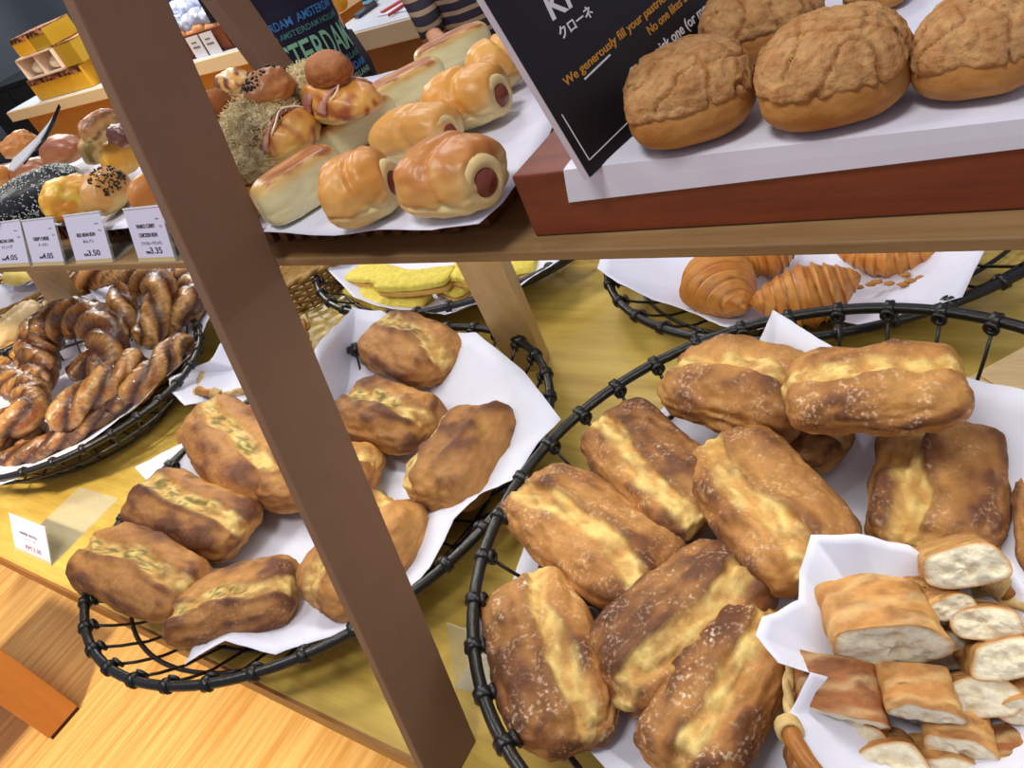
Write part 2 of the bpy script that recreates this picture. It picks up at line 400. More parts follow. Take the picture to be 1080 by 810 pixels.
def paper_sheet(label, c, outline, zc, power=2.6, crumple=.004, seed=0, group=None, name='paper_sheet', nr=16, per=10, parent=None, clear=0):
    """sheet through points (px, py, height) around a centre (px, py)"""
    P = [at(x, y, h) for x, y, h in outline]; c0 = at(c[0], c[1], zc)
    ring = []
    for i in range(len(P)):
        a, b = P[i], P[(i + 1) % len(P)]
        for k in range(per): ring.append(a + (b - a) * k / per)
    n = len(ring); V = [c0]
    for r in range(1, nr + 1):
        f = r / nr
        for j, e in enumerate(ring):
            p = c0 + (e - c0) * f; p[2] = c0[2] + (e[2] - c0[2]) * f ** power
            q = Vector((p[0] * 14 + seed, p[1] * 14, seed)); 
            p[2] += crumple * (noise.noise(q) * 1.5 + abs(noise.noise(q * 2.3))) * f
            V.append(p)
    F = [(0, 1 + j, 1 + (j + 1) % n) for j in range(n)]
    for r in range(nr - 1):
        for j in range(n):
            a, b = 1 + r * n + j, 1 + r * n + (j + 1) % n; F.append((a, a + n, b + n, b))
    o = mesh_obj(name, V, F, PAPER, parent, None, True, c0)
    s = o.modifiers.new('s', 'SOLIDIFY'); s.thickness = .0005
    if parent is None: tag(o, label, 'paper', group)
    return o
G = 'greaseproof papers under the bread'
paper_sheet('white paper lining the basket of herb rolls', (330, 520),
  [(372, 324, .115), (404, 330, .10), (440, 350, .07), (470, 352, .085), (503, 352, .11), (551, 390, .10), (591, 441, .11), (566, 468, .105), (541, 508, .10), (505, 522, .09),
   (478, 548, .088), (455, 600, .075), (400, 655, .065), (350, 672, .07), (290, 690, .07), (240, 678, .075), (195, 702, .08), (215, 655, .04), (180, 640, .04), (160, 570, .05), (185, 540, .06), (141, 492, .10), (200, 466, .09),
   (235, 445, .08), (270, 420, .085), (300, 402, .12), (318, 395, .145), (335, 368, .15), (352, 345, .14)], .022, seed=1)
paper_sheet('crumpled white paper lining the large basket of floured rolls', (770, 590),
  [(815, 326, .17), (885, 372, .16), (960, 400, .14), (1020, 400, .13), (1130, 420, .15), (1140, 560, .12), (1100, 800, .09), (900, 860, .07), (700, 850, .07), (640, 812, .08), (620, 790, .085), (560, 790, .08), (540, 730, .08),
   (500, 668, .12), (498, 652, .12), (530, 640, .08), (560, 560, .06), (640, 500, .06), (700, 430, .07), (760, 400, .10), (800, 360, .15)], .045, power=3, seed=3)
paper_sheet('white paper under the glazed pretzels', (90, 420),
  [(0, 512, .09), (70, 482, .09), (140, 432, .09), (205, 368, .09), (222, 335, .10), (240, 290, .12), (180, 250, .10), (60, 280, .08), (-80, 330, .08), (-90, 450, .08)], .03, seed=5)
paper_sheet('white paper under the yellow coated sandwiches', (450, 300),
  [(345, 284, .075), (372, 312, .07), (400, 324, .068), (470, 332, .072), (500, 322, .075), (545, 304, .075), (590, 275, .08), (600, 240, .08), (450, 220, .05), (350, 240, .08)], .025, seed=7)
paper_sheet('white paper with torn wavy edge under the croissants', (830, 300),
  [(630, 283, .09), (655, 300, .08), (690, 318, .06), (720, 325, .055), (760, 345, .055), (800, 348, .06), (850, 330, .06), (905, 340, .06), (965, 330, .06), (1015, 312, .075), (1040, 262, .09), (1020, 215, .09), (850, 200, .06), (640, 240, .09)], .022, seed=9)

# ------------------------------------------------------------------ breads in the lower baskets
GH = 'herb rolls in the middle basket'
herb = [  # cx cy th len wid base k off side dark label
 (434, 370, 28, 108, 76, .050, .62, -.05, 1, .5, .10, 'squarish herb roll at the top of the middle basket, between the white paper corners'),
 (409, 440, 18, 116, 76, .045, .62, -.10, 1, .8, .10, 'herb roll with a dark front, directly below the topmost one in the middle basket'),
 (489, 482, -58, 138, 84, .045, .58, .62, 1, .7, .05, 'long herb roll slanting upright at the right side of the middle basket'),
 (250, 476, 42, 130, 92, .045, .55, 0, 1, .25, .05, 'pale-topped herb roll left of the brown post, highest on that side'),
 (204, 542, 20, 142, 84, .045, .62, -.1, 1, 1.0, .05, 'darkest herb roll with a blackened front, second from the top left'),
 (149, 605, 25, 146, 92, .052, .62, -.15, 1, .55, .12, 'herb roll hanging over the left rim of the middle basket'),
 (247, 637, -14, 158, 78, .040, .62, -.35, 1, .8, .25, 'long floury herb roll lowest in the middle basket'),
 (338, 503, -8, 142, 72, .038, .62, -.15, 1, .6, .05, 'herb roll crossing behind the brown post, both its ends showing'),
 (384, 586, -50, 152, 90, .042, .60, .3, -1, .4, .05, 'large herb roll behind the lower part of the brown post'),
]
for i, (cx, cy, th, ln, wd, hb, k, off, side, dark, fl, lab) in enumerate(herb):
    f = fit(cx, cy, th, ln, wd, hb, k, 4.2, 2.6)
    o = blob('herb_roll', f, 30, 4.2, 2.6, ciab(dark, fl, True, -side, off), CRUST, seed=i + 1); bake(o, lab, 'bread roll', GH)
GF = 'floured rolls in the large basket'
flr = [
 (580, 700, 72, 198, 126, .075, .58, .15, 1, .6, .9, 0, 0, 'floured roll standing along the left rim of the large basket, lowest left'),
 (624, 567, 34, 196, 118, .075, .62, .05, -1, .6, .6, 0, 0, 'floured roll with a long torn golden seam, left of centre above the lowest left one'),
 (692, 498, 43, 168, 104, .085, .62, -.1, -1, .75, .6, 0, 0, 'floured roll with a dark front and pale bumpy top, third along the left rim'),
 (850, 466, 20, 90, 66, .075, .6, 0, 1, .8, .3, 0, 0, 'dark end of a roll tucked beneath the two topmost floured rolls'),
 (717, 660, -44, 206, 128, .080, .58, -.2, -1, .8, .7, 0, 0, 'round-shouldered floured roll in the centre foreground of the large basket'),
 (813, 538, 52, 200, 128, .095, .58, -.1, -1, .5, .6, 0, 0, 'big golden floured roll in the middle of the large basket'),
 (786, 410, 12, 170, 104, .105, .60, -.2, 1, .15, .6, 0, 0, 'lumpy yellow floured roll at the back left of the large basket'),
 (992, 516, -84, 150, 148, .075, .42, .1, 1, .7, .4, 0, 0, 'square floured roll at the right, above the wicker basket'),
 (925, 411, -5, 196, 96, .150, .55, -.15, 1, .3, .7, 0, 0, 'floured roll lying on top of the heap at the back'),
 (760, 730, -58, 214, 128, .080, .58, -.1, -1, .6, .9, 0, 0, 'floured roll touching the left side of the small wicker basket'),
 (1112, 560, 80, 130, 84, .080, .6, 0, 1, .5, .4, 0, 0, 'floured roll just entering the picture at the right edge'),
]
for i, (cx, cy, th, ln, wd, hb, k, off, side, dark, fl, pi_, ro, lab) in enumerate(flr):
    f = fit(cx, cy, th, ln, wd, hb, k, 4.0, 2.6)
    o = blob('floured_roll', f, 38, 4.0, 2.6, ciab(dark, fl, False, -side, off, 1.0), CRUST, seed=i + 21); bake(o, lab, 'bread roll', GF)

# twisted pretzels ---------------------------------------------------------
def rope(name, pts, r, twist, label, group, seed, lobes=3, amp=.28, dark=.5, mat_=GLAZE, cat='pastry', hs=None, flat=.85):
    P = np.array(pts, float); n = 90
    # Catmull-Rom resample
    Q = np.vstack([2 * P[0] - P[1], P, 2 * P[-1] - P[-2]]); out = []
    m = len(P) - 1
    for i in range(n):
        u = i / (n - 1) * m; k = min(int(u), m - 1); t = u - k; p0, p1, p2, p3 = Q[k:k + 4]
        out.append(.5 * ((2 * p1) + (-p0 + p2) * t + (2 * p0 - 5 * p1 + 4 * p2 - p3) * t * t + (-p0 + 3 * p1 - 3 * p2 + p3) * t ** 3))
    P = np.array(out); Tn = np.gradient(P, axis=0); Tn /= np.linalg.norm(Tn, axis=1)[:, None]
    ln = np.concatenate([[0], np.cumsum(np.linalg.norm(np.diff(P, axis=0), axis=1))]); seg = 30
    u = np.cross(Tn[0], [0, 0, 1.0]); V = []; Cc = []
    g, b, dk = C(220, 168, 98), C(154, 90, 44), C(72, 38, 26)
    for i in range(n):
        u = u - (u @ Tn[i]) * Tn[i]; u /= np.linalg.norm(u); v = np.cross(Tn[i], u)
        s = i / (n - 1); env = min(1, (s / .10)) ** .5 * min(1, ((1 - s) / .10)) ** .5 if 0 < s < 1 else .05
        for k in range(seg):
            a = 2 * math.pi * k / seg; ph = lobes * (a + twist * ln[i] * 6.28)
            e = abs(math.cos(ph / 2)) ** .8; nn = fbm((P[i][0] * 60 + math.cos(a) * 1.6, P[i][1] * 60 + math.sin(a) * 1.6, seed), 3)
            rad = r * env * (1 - amp + amp * 1.2 * e + .14 * nn)
            V.append(P[i] + rad * (math.cos(a) * u + math.sin(a) * v * flat))
            c = mixc(dk, mixc(b, g, .30 + .5 * smooth(e, .7, 1) + .9 * nn), smooth(e, .2, .8)); c = mixc(c, dk, smooth(dark + nn * .9, .40, .95) * .88); Cc.append((*c, 0))
    F = []
    for i in range(n - 1):
        for k in range(seg):
            l = (k + 1) % seg; F.append((i * seg + k, i * seg + l, (i + 1) * seg + l, (i + 1) * seg + k))
    F.append(tuple(range(seg))[::-1]); F.append(tuple((n - 1) * seg + k for k in range(seg)))
    V = np.array(V); lo = V.mean(0); lo[2] = V[:, 2].min()
    o = mesh_obj(name, V, F, mat_, None, Cc, True, lo); bake(o, label, cat, group); return o
def pp(*t): return [at(x, y, h) for x, y, h in t]
GP = 'glazed twisted pretzels in the left basket'
rope('twisted_pretzel', pp((48, 415, .10), (40, 375, .13), (55, 345, .16), (82, 335, .17), (108, 348, .16), (116, 380, .13), (103, 405, .11)), .043, 4.5, 'dark brown ring-shaped twisted pretzel, largest of the glazed pretzels', GP, 1, amp=.26, lobes=3, dark=.75)
rope('twisted_pretzel', pp((30, 388, .10), (34, 355, .12), (52, 334, .13), (85, 326, .12)), .034, 4.5, 'twisted pretzel mostly hidden behind the dark ring-shaped one', GP, 2, amp=.26, lobes=3, dark=.5)
rope('twisted_pretzel', pp((128, 365, .11), (128, 325, .14), (138, 300, .16), (160, 295, .17), (170, 310, .16), (158, 350, .12), (148, 366, .11)), .036, 4.5, 'upright looped glazed pretzel with two golden strands, behind the dark ring', GP, 3, amp=.26, lobes=3, dark=.25)
rope('twisted_pretzel', pp((165, 362, .08), (185, 335, .11), (202, 320, .12), (205, 298, .12), (186, 285, .12)), .034, 4.5, 'glossy golden-brown pretzel curving beside the brown post', GP, 4, amp=.26, lobes=3, dark=.35)
rope('twisted_pretzel', pp((55, 452, .10), (75, 430, .115), (105, 408, .12), (136, 388, .115), (146, 380, .11)), .036, 4.5, 'long golden twisted pretzel lying across the front of the pretzel heap', GP, 5, amp=.26, lobes=3, dark=.3)
rope('twisted_pretzel', pp((132, 418, .085), (155, 400, .10), (180, 373, .10), (205, 358, .10)), .032, 4.5, 'pretzel pointing to the right rim with a dark filling patch', GP, 6, amp=.26, lobes=3, dark=.45)
rope('twisted_pretzel', pp((-20, 470, .10), (5, 450, .12), (30, 435, .125), (30, 412, .12), (5, 402, .12), (-25, 405, .11)), .036, 4.5, 'reddish looped pretzel cut by the left edge of the picture', GP, 7, amp=.26, lobes=3, dark=.5)
rope('twisted_pretzel', pp((0, 478, .07), (25, 463, .08), (50, 447, .08)), .026, 4.5, 'small glossy pretzel end below the looped one at the left edge', GP, 8, amp=.26, lobes=3, dark=.3)
rope('twisted_pretzel', pp((-10, 492, .065), (30, 478, .07), (65, 463, .07), (100, 440, .075), (120, 428, .07)), .025, 4.5, 'flat dark red pretzel stick lowest along the front rim', GP, 9, amp=.26, lobes=3, dark=.85)
rope('twisted_pretzel', pp((105, 432, .075), (125, 420, .085), (140, 408, .085)), .026, 4.5, 'short reddish pretzel end between the long golden one and the rim', GP, 10, amp=.26, lobes=3, dark=.7)
rope('twisted_pretzel', pp((75, 400, .07), (90, 385, .08), (110, 375, .08), (130, 372, .08)), .03, 4.5, 'dark pretzel showing through the hole of the ring-shaped one', GP, 11, amp=.26, lobes=3, dark=.9)

# croissants ---------------------------------------------------------------
def croissant(cx, cy, th, ln, wd, hb, lab, seed, bend=.10, steps=5):
    f = fit(cx, cy, th, ln, wd, hb, .8, 2, 2); loc, R, L, W, H = f; r = W * .52
    V, F, Cc = [], [], []; n, seg = 110, 28
    g, b, dk = C(226, 158, 74), C(188, 112, 44), C(122, 62, 24)
    for i in range(n):
        s = i / (n - 1) * 2 - 1; k = (abs(s) * steps) % 1
        rad = r * (1 - abs(s) ** 1.6) ** .7 * (1 + .14 * (1 - k) ** 2 - .06) if abs(s) < .999 else .0005
        xc, yc = s * L / 2, bend * L * (s * s)
        for j in range(seg):
            a = 2 * math.pi * j / seg; nn = fbm((s * 5 + seed, math.cos(a) * 1.5, math.sin(a) * 1.5), 2)
            kk = (abs(s) * steps + .25 * math.sin(a)) % 1
            rr = rad * (1 + .05 * nn)
            V.append((xc, yc + rr * math.cos(a), r * .8 + rr * math.sin(a) * .85))
            c = mixc(b, g, .5 + .8 * nn); c = mixc(c, dk, smooth(kk, .7, 1) * .6 + smooth(nn, .2, .7) * .5); Cc.append((*c, 0))
    for i in range(n - 1):
        for k in range(seg):
            l = (k + 1) % seg; F.append((i * seg + k, i * seg + l, (i + 1) * seg + l, (i + 1) * seg + k))
    V = np.array(V) @ R.T + loc
    o = mesh_obj('croissant', V, F, SOFT, None, Cc, True, loc); bake(o, lab, 'croissant', 'croissants in the back basket')
croissant(758, 303, 62, 84, 74, .03, 'croissant lying end-on at the left, nearest the wavy paper edge', 1)
croissant(852, 314, -14, 122, 62, .035, 'croissant with clear spiral ridges, in the middle of its paper', 2)
croissant(808, 268, -20, 80, 50, .03, 'croissant mostly hidden behind the middle one', 3)
croissant(940, 270, -3, 120, 44, .03, 'croissant just below the shelf edge at the back right', 4)
for i, (x, y) in enumerate(((918, 300), (925, 297), (955, 290), (960, 296), (952, 300), (905, 303), (972, 293), (938, 299))):
    P = at(x, y, .05); mb = MB(); D, fs = cubesphere(3); mb.add([P + d * np.array([.006, .0035, .002]) * (1 + .4 * random.random()) for d in D], fs)
    tag(mb.build('pastry_crumb', mat('crumb_flake', (176, 120, 54), .7), None, True, loc=P), 'tiny pastry flake fallen on the paper beside the croissants', 'crumb', 'pastry flakes beside the croissants')

# yellow coated sandwiches ---------------------------------------------------
YEL = mat('yellow_coating', (236, 214, 96), .75, .2, noise_amt=.25, nscale=90, bump=.9, bscale=140)
TOAST = mat('toast_base', (206, 160, 84), .7, .2, noise_amt=.2, nscale=60)
def sandwich(p, q, hb, wd, tk, lab):
    A, B = at(p[0], p[1], hb), at(q[0], q[1], hb); c = (A + B) / 2; d = B - A; L = np.linalg.norm(d[:2]); yaw = math.atan2(d[1], d[0]); R = basis(yaw)
    th_ = thing('coated_sandwich', lab, 'sandwich', c, 'yellow coated sandwiches under the shelf')
    D, fs = cubesphere(12)
    def slab(z0, z1, s, nm, m, sd):
        X = superq(D, 6, 4) * np.array([L / 2 * s, wd / 2 * s, (z1 - z0) / 2]) + np.array([0, 0, (z0 + z1) / 2])
        for i in range(len(X)):
            X[i] += D[i] * .002 * fbm((X[i][0] * 60 + sd, X[i][1] * 60, X[i][2] * 60), 2)
            X[i][2] += .10 * abs(X[i][0]) * (-1 if sd % 2 else .4)
        mesh_obj(nm, X @ R.T + c, fs, m, th_)
    slab(0, tk * .45, .97, 'bottom_slice', TOAST, 1 + int(p[0])); slab(tk * .4, tk, 1, 'yellow_top', YEL, 1 + int(p[0]))
sandwich((372, 305), (425, 330), .03, .055, .028, 'coated sandwich with browned base, at the left end of the yellow pile')
sandwich((372, 290), (440, 303), .055, .055, .025, 'yellow slice on top at the left of the pile')
sandwich((400, 324), (455, 322), .03, .055, .030, 'coated sandwich lowest in the front of the yellow pile')
sandwich((405, 308), (482, 302), .06, .055, .030, 'yellow sandwich sprinkled with herbs on top of the pile')
sandwich((470, 300), (500, 310), .035, .07, .03, 'small golden sandwich piece touching the wooden leg from the left')
sandwich((478, 292), (520, 300), .06, .055, .03, 'yellow sandwich partly behind the wooden leg')
sandwich((540, 292), (570, 284), .045, .055, .03, 'yellow sandwich right of the wooden leg')

# ------------------------------------------------------------------ breads on the shelf
GS = 'sausage rolls on the shelf tray'
sb = [(477, 184, -4, 126, 90, .549, .78, 'largest sausage roll, front right of the tray with the sausage showing', (190, 122, 58)),
      (379, 197, -22, 92, 80, .549, .8, 'plump sausage roll between the front flat bun and the largest roll', (214, 146, 66)),
      (441, 138, -8, 104, 60, .552, .8, 'pale golden sausage roll behind the largest one', (222, 160, 80)),
      (493, 101, -14, 104, 68, .552, .8, 'golden sausage roll with open end, behind and right of the pale one', (220, 156, 70)),
      (524, 66, -30, 72, 58, .552, .8, 'rearmost sausage roll beside the black sign', (226, 168, 84))]
for i, (cx, cy, th, ln, wd, hb, k, lab, ct) in enumerate(sb):
    f = fit(cx, cy, th, ln, wd, hb, k, 2.5, 2.3); loc, R, L, W, H = f
    tt = thing('sausage_roll', lab, 'sausage roll', loc, GS)
    T_, S_, L_ = C(*ct), C(216, 164, 92), C(230, 210, 150)
    def fn(P, D, s, T_=T_, S_=S_, L_=L_):
        x, y, z = P; n = fbm((x * 1.4 + s * 5, y * 1.4, z * 1.4), 3)
        q = x - .45 + .35 * z - .2 * y; fold = math.exp(-(q / .10) ** 2) * smooth(z + .6, 0, .4)
        q2 = (z + .25 + .25 * x + .1 * n); fold2 = math.exp(-(q2 / .07) ** 2) * smooth(-y, 0, .5) * .8
        c = mixc(L_, S_, smooth(z + .3 * n, -.45, .05)); c = mixc(c, T_, smooth(z + .5 * n + .25 * x * 0, 0, .75))
        c = mixc(c, L_, smooth(x, .55, .85) * smooth(.6 - z, 0, .5) * .8)
        return .03 * n - .055 * fold - .03 * fold2 - .16 * smooth(x, .72, 1.0), (*c, 0)
    blob('bun_dough', f, 26, 2.5, 2.3, fn, SOFT, tt, i + 3)
    X = R[:, 0]; Yv = R[:, 1]
    a_ = loc + X * L * .10 + np.array([0, 0, H * .42]); e_ = loc + X * L * .455 - Yv * W * .12 + np.array([0, 0, H * .40])
    n_ = 14; pts = [a_ + (e_ - a_) * s for s in np.linspace(0, 1, n_)]
    rs = [W * .17 * (1 if s < .8 else math.sqrt(max(0.02, 1 - ((s - .8) / .2) ** 2))) for s in np.linspace(0, 1, n_)]
    MB().tube(pts, rs, 14).build('sausage', MEAT, tt, True)
    MB().torus(loc + X * L * .365 - Yv * W * .10 + np.array([0, 0, H * .42]), (e_ - a_), W * .20, W * .085, 26, 12).build('dough_collar', mat('pale_dough', (230, 206, 146), .5, .3, noise_amt=.1, nscale=50), tt, True)
GFB = 'flat-topped white buns on the shelf tray'
fb = [(316, 194, -33, 104, 60, .549, 'flat-topped pale bun at the front left corner of the paper'),
      (374, 134, -29, 98, 46, .549, 'flat-topped pale bun second from the front'),
      (428, 92, -27, 92, 42, .55, 'flat-topped pale bun third from the front'),
      (478, 52, -26, 86, 38, .55, 'rearmost flat-topped pale bun, nearest the striped shirt')]
for i, (cx, cy, th, ln, wd, hb, lab) in enumerate(fb):
    f = fit(cx, cy, th, ln, wd, hb, .95, 3.6, 4.5)
    t1, t2, cr, go = C(190, 126, 74), C(160, 96, 56), C(232, 222, 172), C(218, 176, 104)
    def fn(P, D, s):
        x, y, z = P; n = fbm((x * 1.6 + s * 5, y * 1.6, z * 1.6), 3); e = max(abs(x), abs(y))
        c = mixc(cr, go, smooth(z + .15 * n, .45, .8)); c = mixc(c, mixc(t1, t2, .5 + n), smooth(z, .62, .8) * smooth(.84 - e + .22 * n, 0, .08))
        return .02 * n - .05 * smooth(z, .9, 1) * smooth(.7 - e, 0, .3) , (*c, 0)
    o = blob('flat_topped_bun', f, 20, 3.6, 4.5, fn, SOFT, seed=i); bake(o, lab, 'bun', GFB)

# pork floss buns
FLOSS = mat('meat_floss', (240, 222, 174), .9, .1, noise_amt=.25, nscale=200)
BACON = mat('bacon_strip', (150, 72, 60), .4, .4, col2=(208, 160, 136), nscale=30, stretch=(1, 1, 4))
def floss_bun(cx, cy, th, ln, wd, hb, fx, fw, lab, seed):
    f = fit(cx, cy, th, ln, wd, hb, .72, 2.4, 2.2); loc, R, L, W, H = f
    tt = thing('floss_bun', lab, 'bun', loc, 'floss topped buns on the shelf')
    blob('bun_dough', f, 20, 2.4, 2.2, bun((206, 140, 62), (222, 172, 90), (230, 200, 130), na=.05, patch=(160, 84, 44)), SOFT, tt, seed)
    rnd = random.Random(seed); mb = MB(); c = loc + R @ np.array([fx * L, 0, H * .72]); rad = W * fw
    D, fs = cubesphere(16)
    X = [c + R @ (d * np.array([rad, rad * .9, rad * .62]) * (1 + .22 * fbm((d[0] * 5 + seed, d[1] * 5, d[2] * 5), 2))) for d in D]
    mb.add(X, fs)
    for _ in range(1500):
        d = np.array([rnd.gauss(0, 1), rnd.gauss(0, 1), abs(rnd.gauss(0, 1)) - .2]); d /= np.linalg.norm(d)
        p = c + R @ (d * np.array([rad, rad * .9, rad * .64]) * rnd.uniform(.95, 1.12)); q = np.array([rnd.uniform(-1, 1) for _ in range(3)]) * W * .085
        r2 = np.array([rnd.uniform(-1, 1) for _ in range(3)]) * W * .04
        mb.tube([p - q, p + r2, p + q], W * .0055, 3)
    o = mb.build('meat_floss', FLOSS, tt, True); o['kind'] = 'stuff'
    mb = MB()
    for s_ in (.10, .27):
        pts = []
        for t in np.linspace(-1.5, 1.0, 16):
            xx_ = s_ + .05 * t; kf = math.sqrt(max(.05, 1 - (2.05 * xx_) ** 2)); pts.append(loc + R @ np.array([xx_ * L, math.sin(t) * W * .51 * kf, H * .40 + math.cos(t) * H * .60 * kf]))
        P = np.array(pts); wv = R[:, 0] * L * .055
        V = [p - wv for p in P] + [p + wv for p in P]; n = len(P)
        mb.add(V, [(i, i + 1, n + i + 1, n + i) for i in range(n - 1)])
    o = mb.build('bacon_strip', BACON, tt, True); s = o.modifiers.new('s', 'SOLIDIFY'); s.thickness = .0018
    mb = MB()
    for k in range(3):
        mb.tube([loc + R @ np.array([(.05 + .13 * k + .03 * math.sin(t * 9)) * L, (t - .5) * W * .7, H * .98 - .25 * H * (2 * t - 1) ** 2]) for t in np.linspace(0, 1, 14)], W * .016, 5)
    mb.build('mayonnaise_drizzle', mat('mayonnaise', (240, 230, 200), .3), tt, True)
floss_bun(352, 104, 6, 100, 54, .575, -.22, .60, 'floss topped bun highest of its heap, right below the round brown bun', 1)
floss_bun(295, 143, -8, 88, 62, .565, -.20, .62, 'floss topped bun with a bacon strip and mayonnaise, in the middle of its heap', 2)
floss_bun(273, 180, -8, 62, 48, .555, -.05, .66, 'floss topped bun below the one with mayonnaise', 3)
floss_bun(335, 132, 8, 60, 30, .556, .1, .45, 'floss topped bun mostly buried under the highest one', 5)
def roundbun(nm, f, res, a, b, fn, lab, grp, sd, m=SOFT, cat='bun'):
    o = blob(nm, f, res, a, b, fn, m, seed=sd); return bake(o, lab, cat, grp)
GR = 'assorted round buns left of the sausage rolls'
roundbun('bacon_roll', fit(252, 210, 50, 52, 44, .549, .8), 18, 2.2, 2.2, bun((206, 140, 70), (190, 100, 70), (226, 180, 100), na=.12, patch=(150, 76, 60)), 'small bacon roll touching the brown post, in front of the floss buns', GR, 4)
roundbun('round_bun', fit(347, 73, 0, 58, 42, .60, .8), 18, 2.1, 2.2, bun((172, 106, 58), (150, 84, 42), (190, 130, 70), na=.03), 'round brown bun crowning the heap in front of the printed shirt', GR, 5, CRUST)
roundbun('round_bun', fit(228, 119, 20, 54, 62, .59, .9), 18, 2.1, 2.2, bun((164, 96, 46), (140, 74, 34), (176, 106, 54), na=.03), 'large round brown bun against the right side of the slanted post', GR, 6, CRUST)
roundbun('round_bun', fit(238, 166, 0, 46, 46, .56, .8), 16, 2.1, 2.2, bun((140, 76, 38), (120, 62, 30), (150, 84, 42), na=.04), 'dark brown bun below the large round one by the post', GR, 7, CRUST)
roundbun('round_bun', fit(262, 130, 0, 40, 60, .555, .8), 16, 2.1, 2.2, bun((110, 62, 36), (96, 50, 28), (120, 66, 34), na=.04), 'deep brown bun hidden between the floss buns and the round bun', GR, 17, CRUST)
roundbun('topped_bun', fit(247, 86, 10, 44, 30, .60, .7), 16, 2.4, 2.2, bun((214, 160, 76), (220, 170, 90), (230, 190, 110), na=.05, patch=(110, 50, 40)), 'small yellow bun with a dark topping behind the large round one', GR, 8)
def seeded(nm, f, res, fn, lab, grp, sd, region, ns, scol, cat='bun', ss=.0022, m=SOFT, a=2.3, b=2.2):
    loc, R, L, W, H = f; tt = thing(nm, lab, cat, loc, grp); blob('bun_dough', f, res, a, b, fn, m, tt, sd)
    rnd = random.Random(sd); mb = MB(); D, fs = cubesphere(2); k = 0
    while k < ns:
        d = np.array([rnd.gauss(0, 1) for _ in range(3)]); d /= np.linalg.norm(d)
        if not region(d, rnd): continue
        S = superq(d[None], a, b)[0]; X = S * np.array([L / 2, W / 2, 1]); X[2] = (S[2] * .6 if S[2] > 0 else S[2] * .4) * H + H * .4
        q = R @ np.array([rnd.gauss(0, 1) for _ in range(3)]); q /= np.linalg.norm(q)
        mb.add([R @ X * 1.003 + loc + e * ss * .55 + q * (q @ e) * ss * .6 for e in D], fs); k += 1
    o = mb.build('sesame_seeds', mat('seed_%d_%d_%d' % scol, scol, .5), tt, True); o['kind'] = 'stuff'
    return tt, (R, L, W, H, loc)
seeded('sesame_bun', fit(284, 92, -10, 58, 46, .60, .75), 18, bun((178, 116, 70), (190, 124, 66), (216, 158, 88), na=.06), 'brown bun speckled with black sesame, in front of the rear post', GR, 9, lambda d, r: d[2] > .45 and d[0] < .5, 110, (38, 30, 28), ss=.0016)
GL = 'assorted breads on the left part of the shelf'
seeded('long_sesame_roll', fit(36, 206, -27, 112, 50, .547, .85, 3, 2.3), 20, bun((40, 44, 48), (30, 34, 38), (24, 26, 28), na=.02), 'long roll coated in black and white sesame', GL, 11, lambda d, r: True, 1500, (206, 212, 206), 'bread', ss=.0013, a=3, b=2.3)
roundbun('cheese_bun', fit(72, 208, -30, 64, 50, .547, .8), 18, 2.4, 2.2, bun((226, 168, 56), (214, 140, 48), (226, 180, 90), na=.06, patch=(232, 196, 84)), 'yellow cheese bun between the long sesame roll and the price cards', GL, 12)
seeded('sesame_bun', fit(112, 201, -20, 62, 54, .549, .7), 18, bun((206, 150, 84), (216, 160, 86), (220, 190, 110), na=.03), 'tan round bun with a patch of black sesame above the red bean price card', GL, 13, lambda d, r: d[2] > .1 and d[0] > .1 and abs(d[1] + .1 * r.random()) < .6, 130, (30, 28, 28), ss=.0016)
roundbun('round_bun', fit(158, 203, 0, 52, 52, .547, .8), 18, 2.1, 2.2, bun((206, 134, 62), (196, 122, 54), (214, 150, 80), na=.02), 'smooth tan bun directly left of the slanted post', GL, 14)
roundbun('glossy_bun', fit(66, 158, -8, 56, 34, .56, .8), 16, 2.3, 2.2, bun((150, 84, 54), (170, 104, 60), (206, 150, 84), na=.03), 'glossy reddish brown bun beside the tongs', GL, 15)
roundbun('herb_bun', fit(102, 156, -10, 42, 38, .56, .8), 16, 2.3, 2.2, bun((196, 150, 92), (206, 170, 104), (216, 190, 120), na=.05, patch=(140, 120, 60)), 'pale bun with green flecks in the middle of the left heap', GL, 16)
roundbun('raisin_bun', fit(128, 166, 0, 48, 56, .555, .9), 16, 2.3, 2.2, bun((216, 156, 56), (220, 160, 60), (226, 176, 90), na=.06, patch=(228, 186, 70)), 'yellow bun against the left side of the slanted post', GL, 18)
roundbun('raisin_bun', fit(129, 142, 0, 36, 26, .60, .8), 16, 2.3, 2.2, bun((92, 52, 50), (110, 66, 56), (140, 90, 60), na=.08), 'small dark purple topped bun on the yellow one by the post', GL, 19)
roundbun('glossy_bun', fit(105, 132, -30, 50, 32, .595, .8), 16, 2.3, 2.2, bun((160, 92, 56), (196, 150, 90), (214, 186, 120), na=.05, patch=(120, 90, 50)), 'shiny brown bun topmost of the left heap', GL, 20)
roundbun('golden_bun', fit(20, 152, -25, 44, 28, .56, .8), 16, 2.3, 2.2, bun((190, 120, 58), (200, 130, 60), (214, 160, 84), na=.08), 'rough golden bun left of the tongs', GL, 21)
roundbun('golden_bun', fit(0, 186, -10, 30, 36, .56, .8), 16, 2.3, 2.2, bun((206, 136, 62), (200, 128, 56), (214, 160, 84), na=.03), 'orange bun cut by the left edge of the picture, on the shelf', GL, 22)
roundbun('golden_bun', fit(32, 180, -20, 50, 26, .55, .8), 16, 2.3, 2.2, bun((150, 90, 56), (176, 116, 66), (190, 140, 80), na=.03), 'low brown bun behind the long sesame roll', GL, 23)

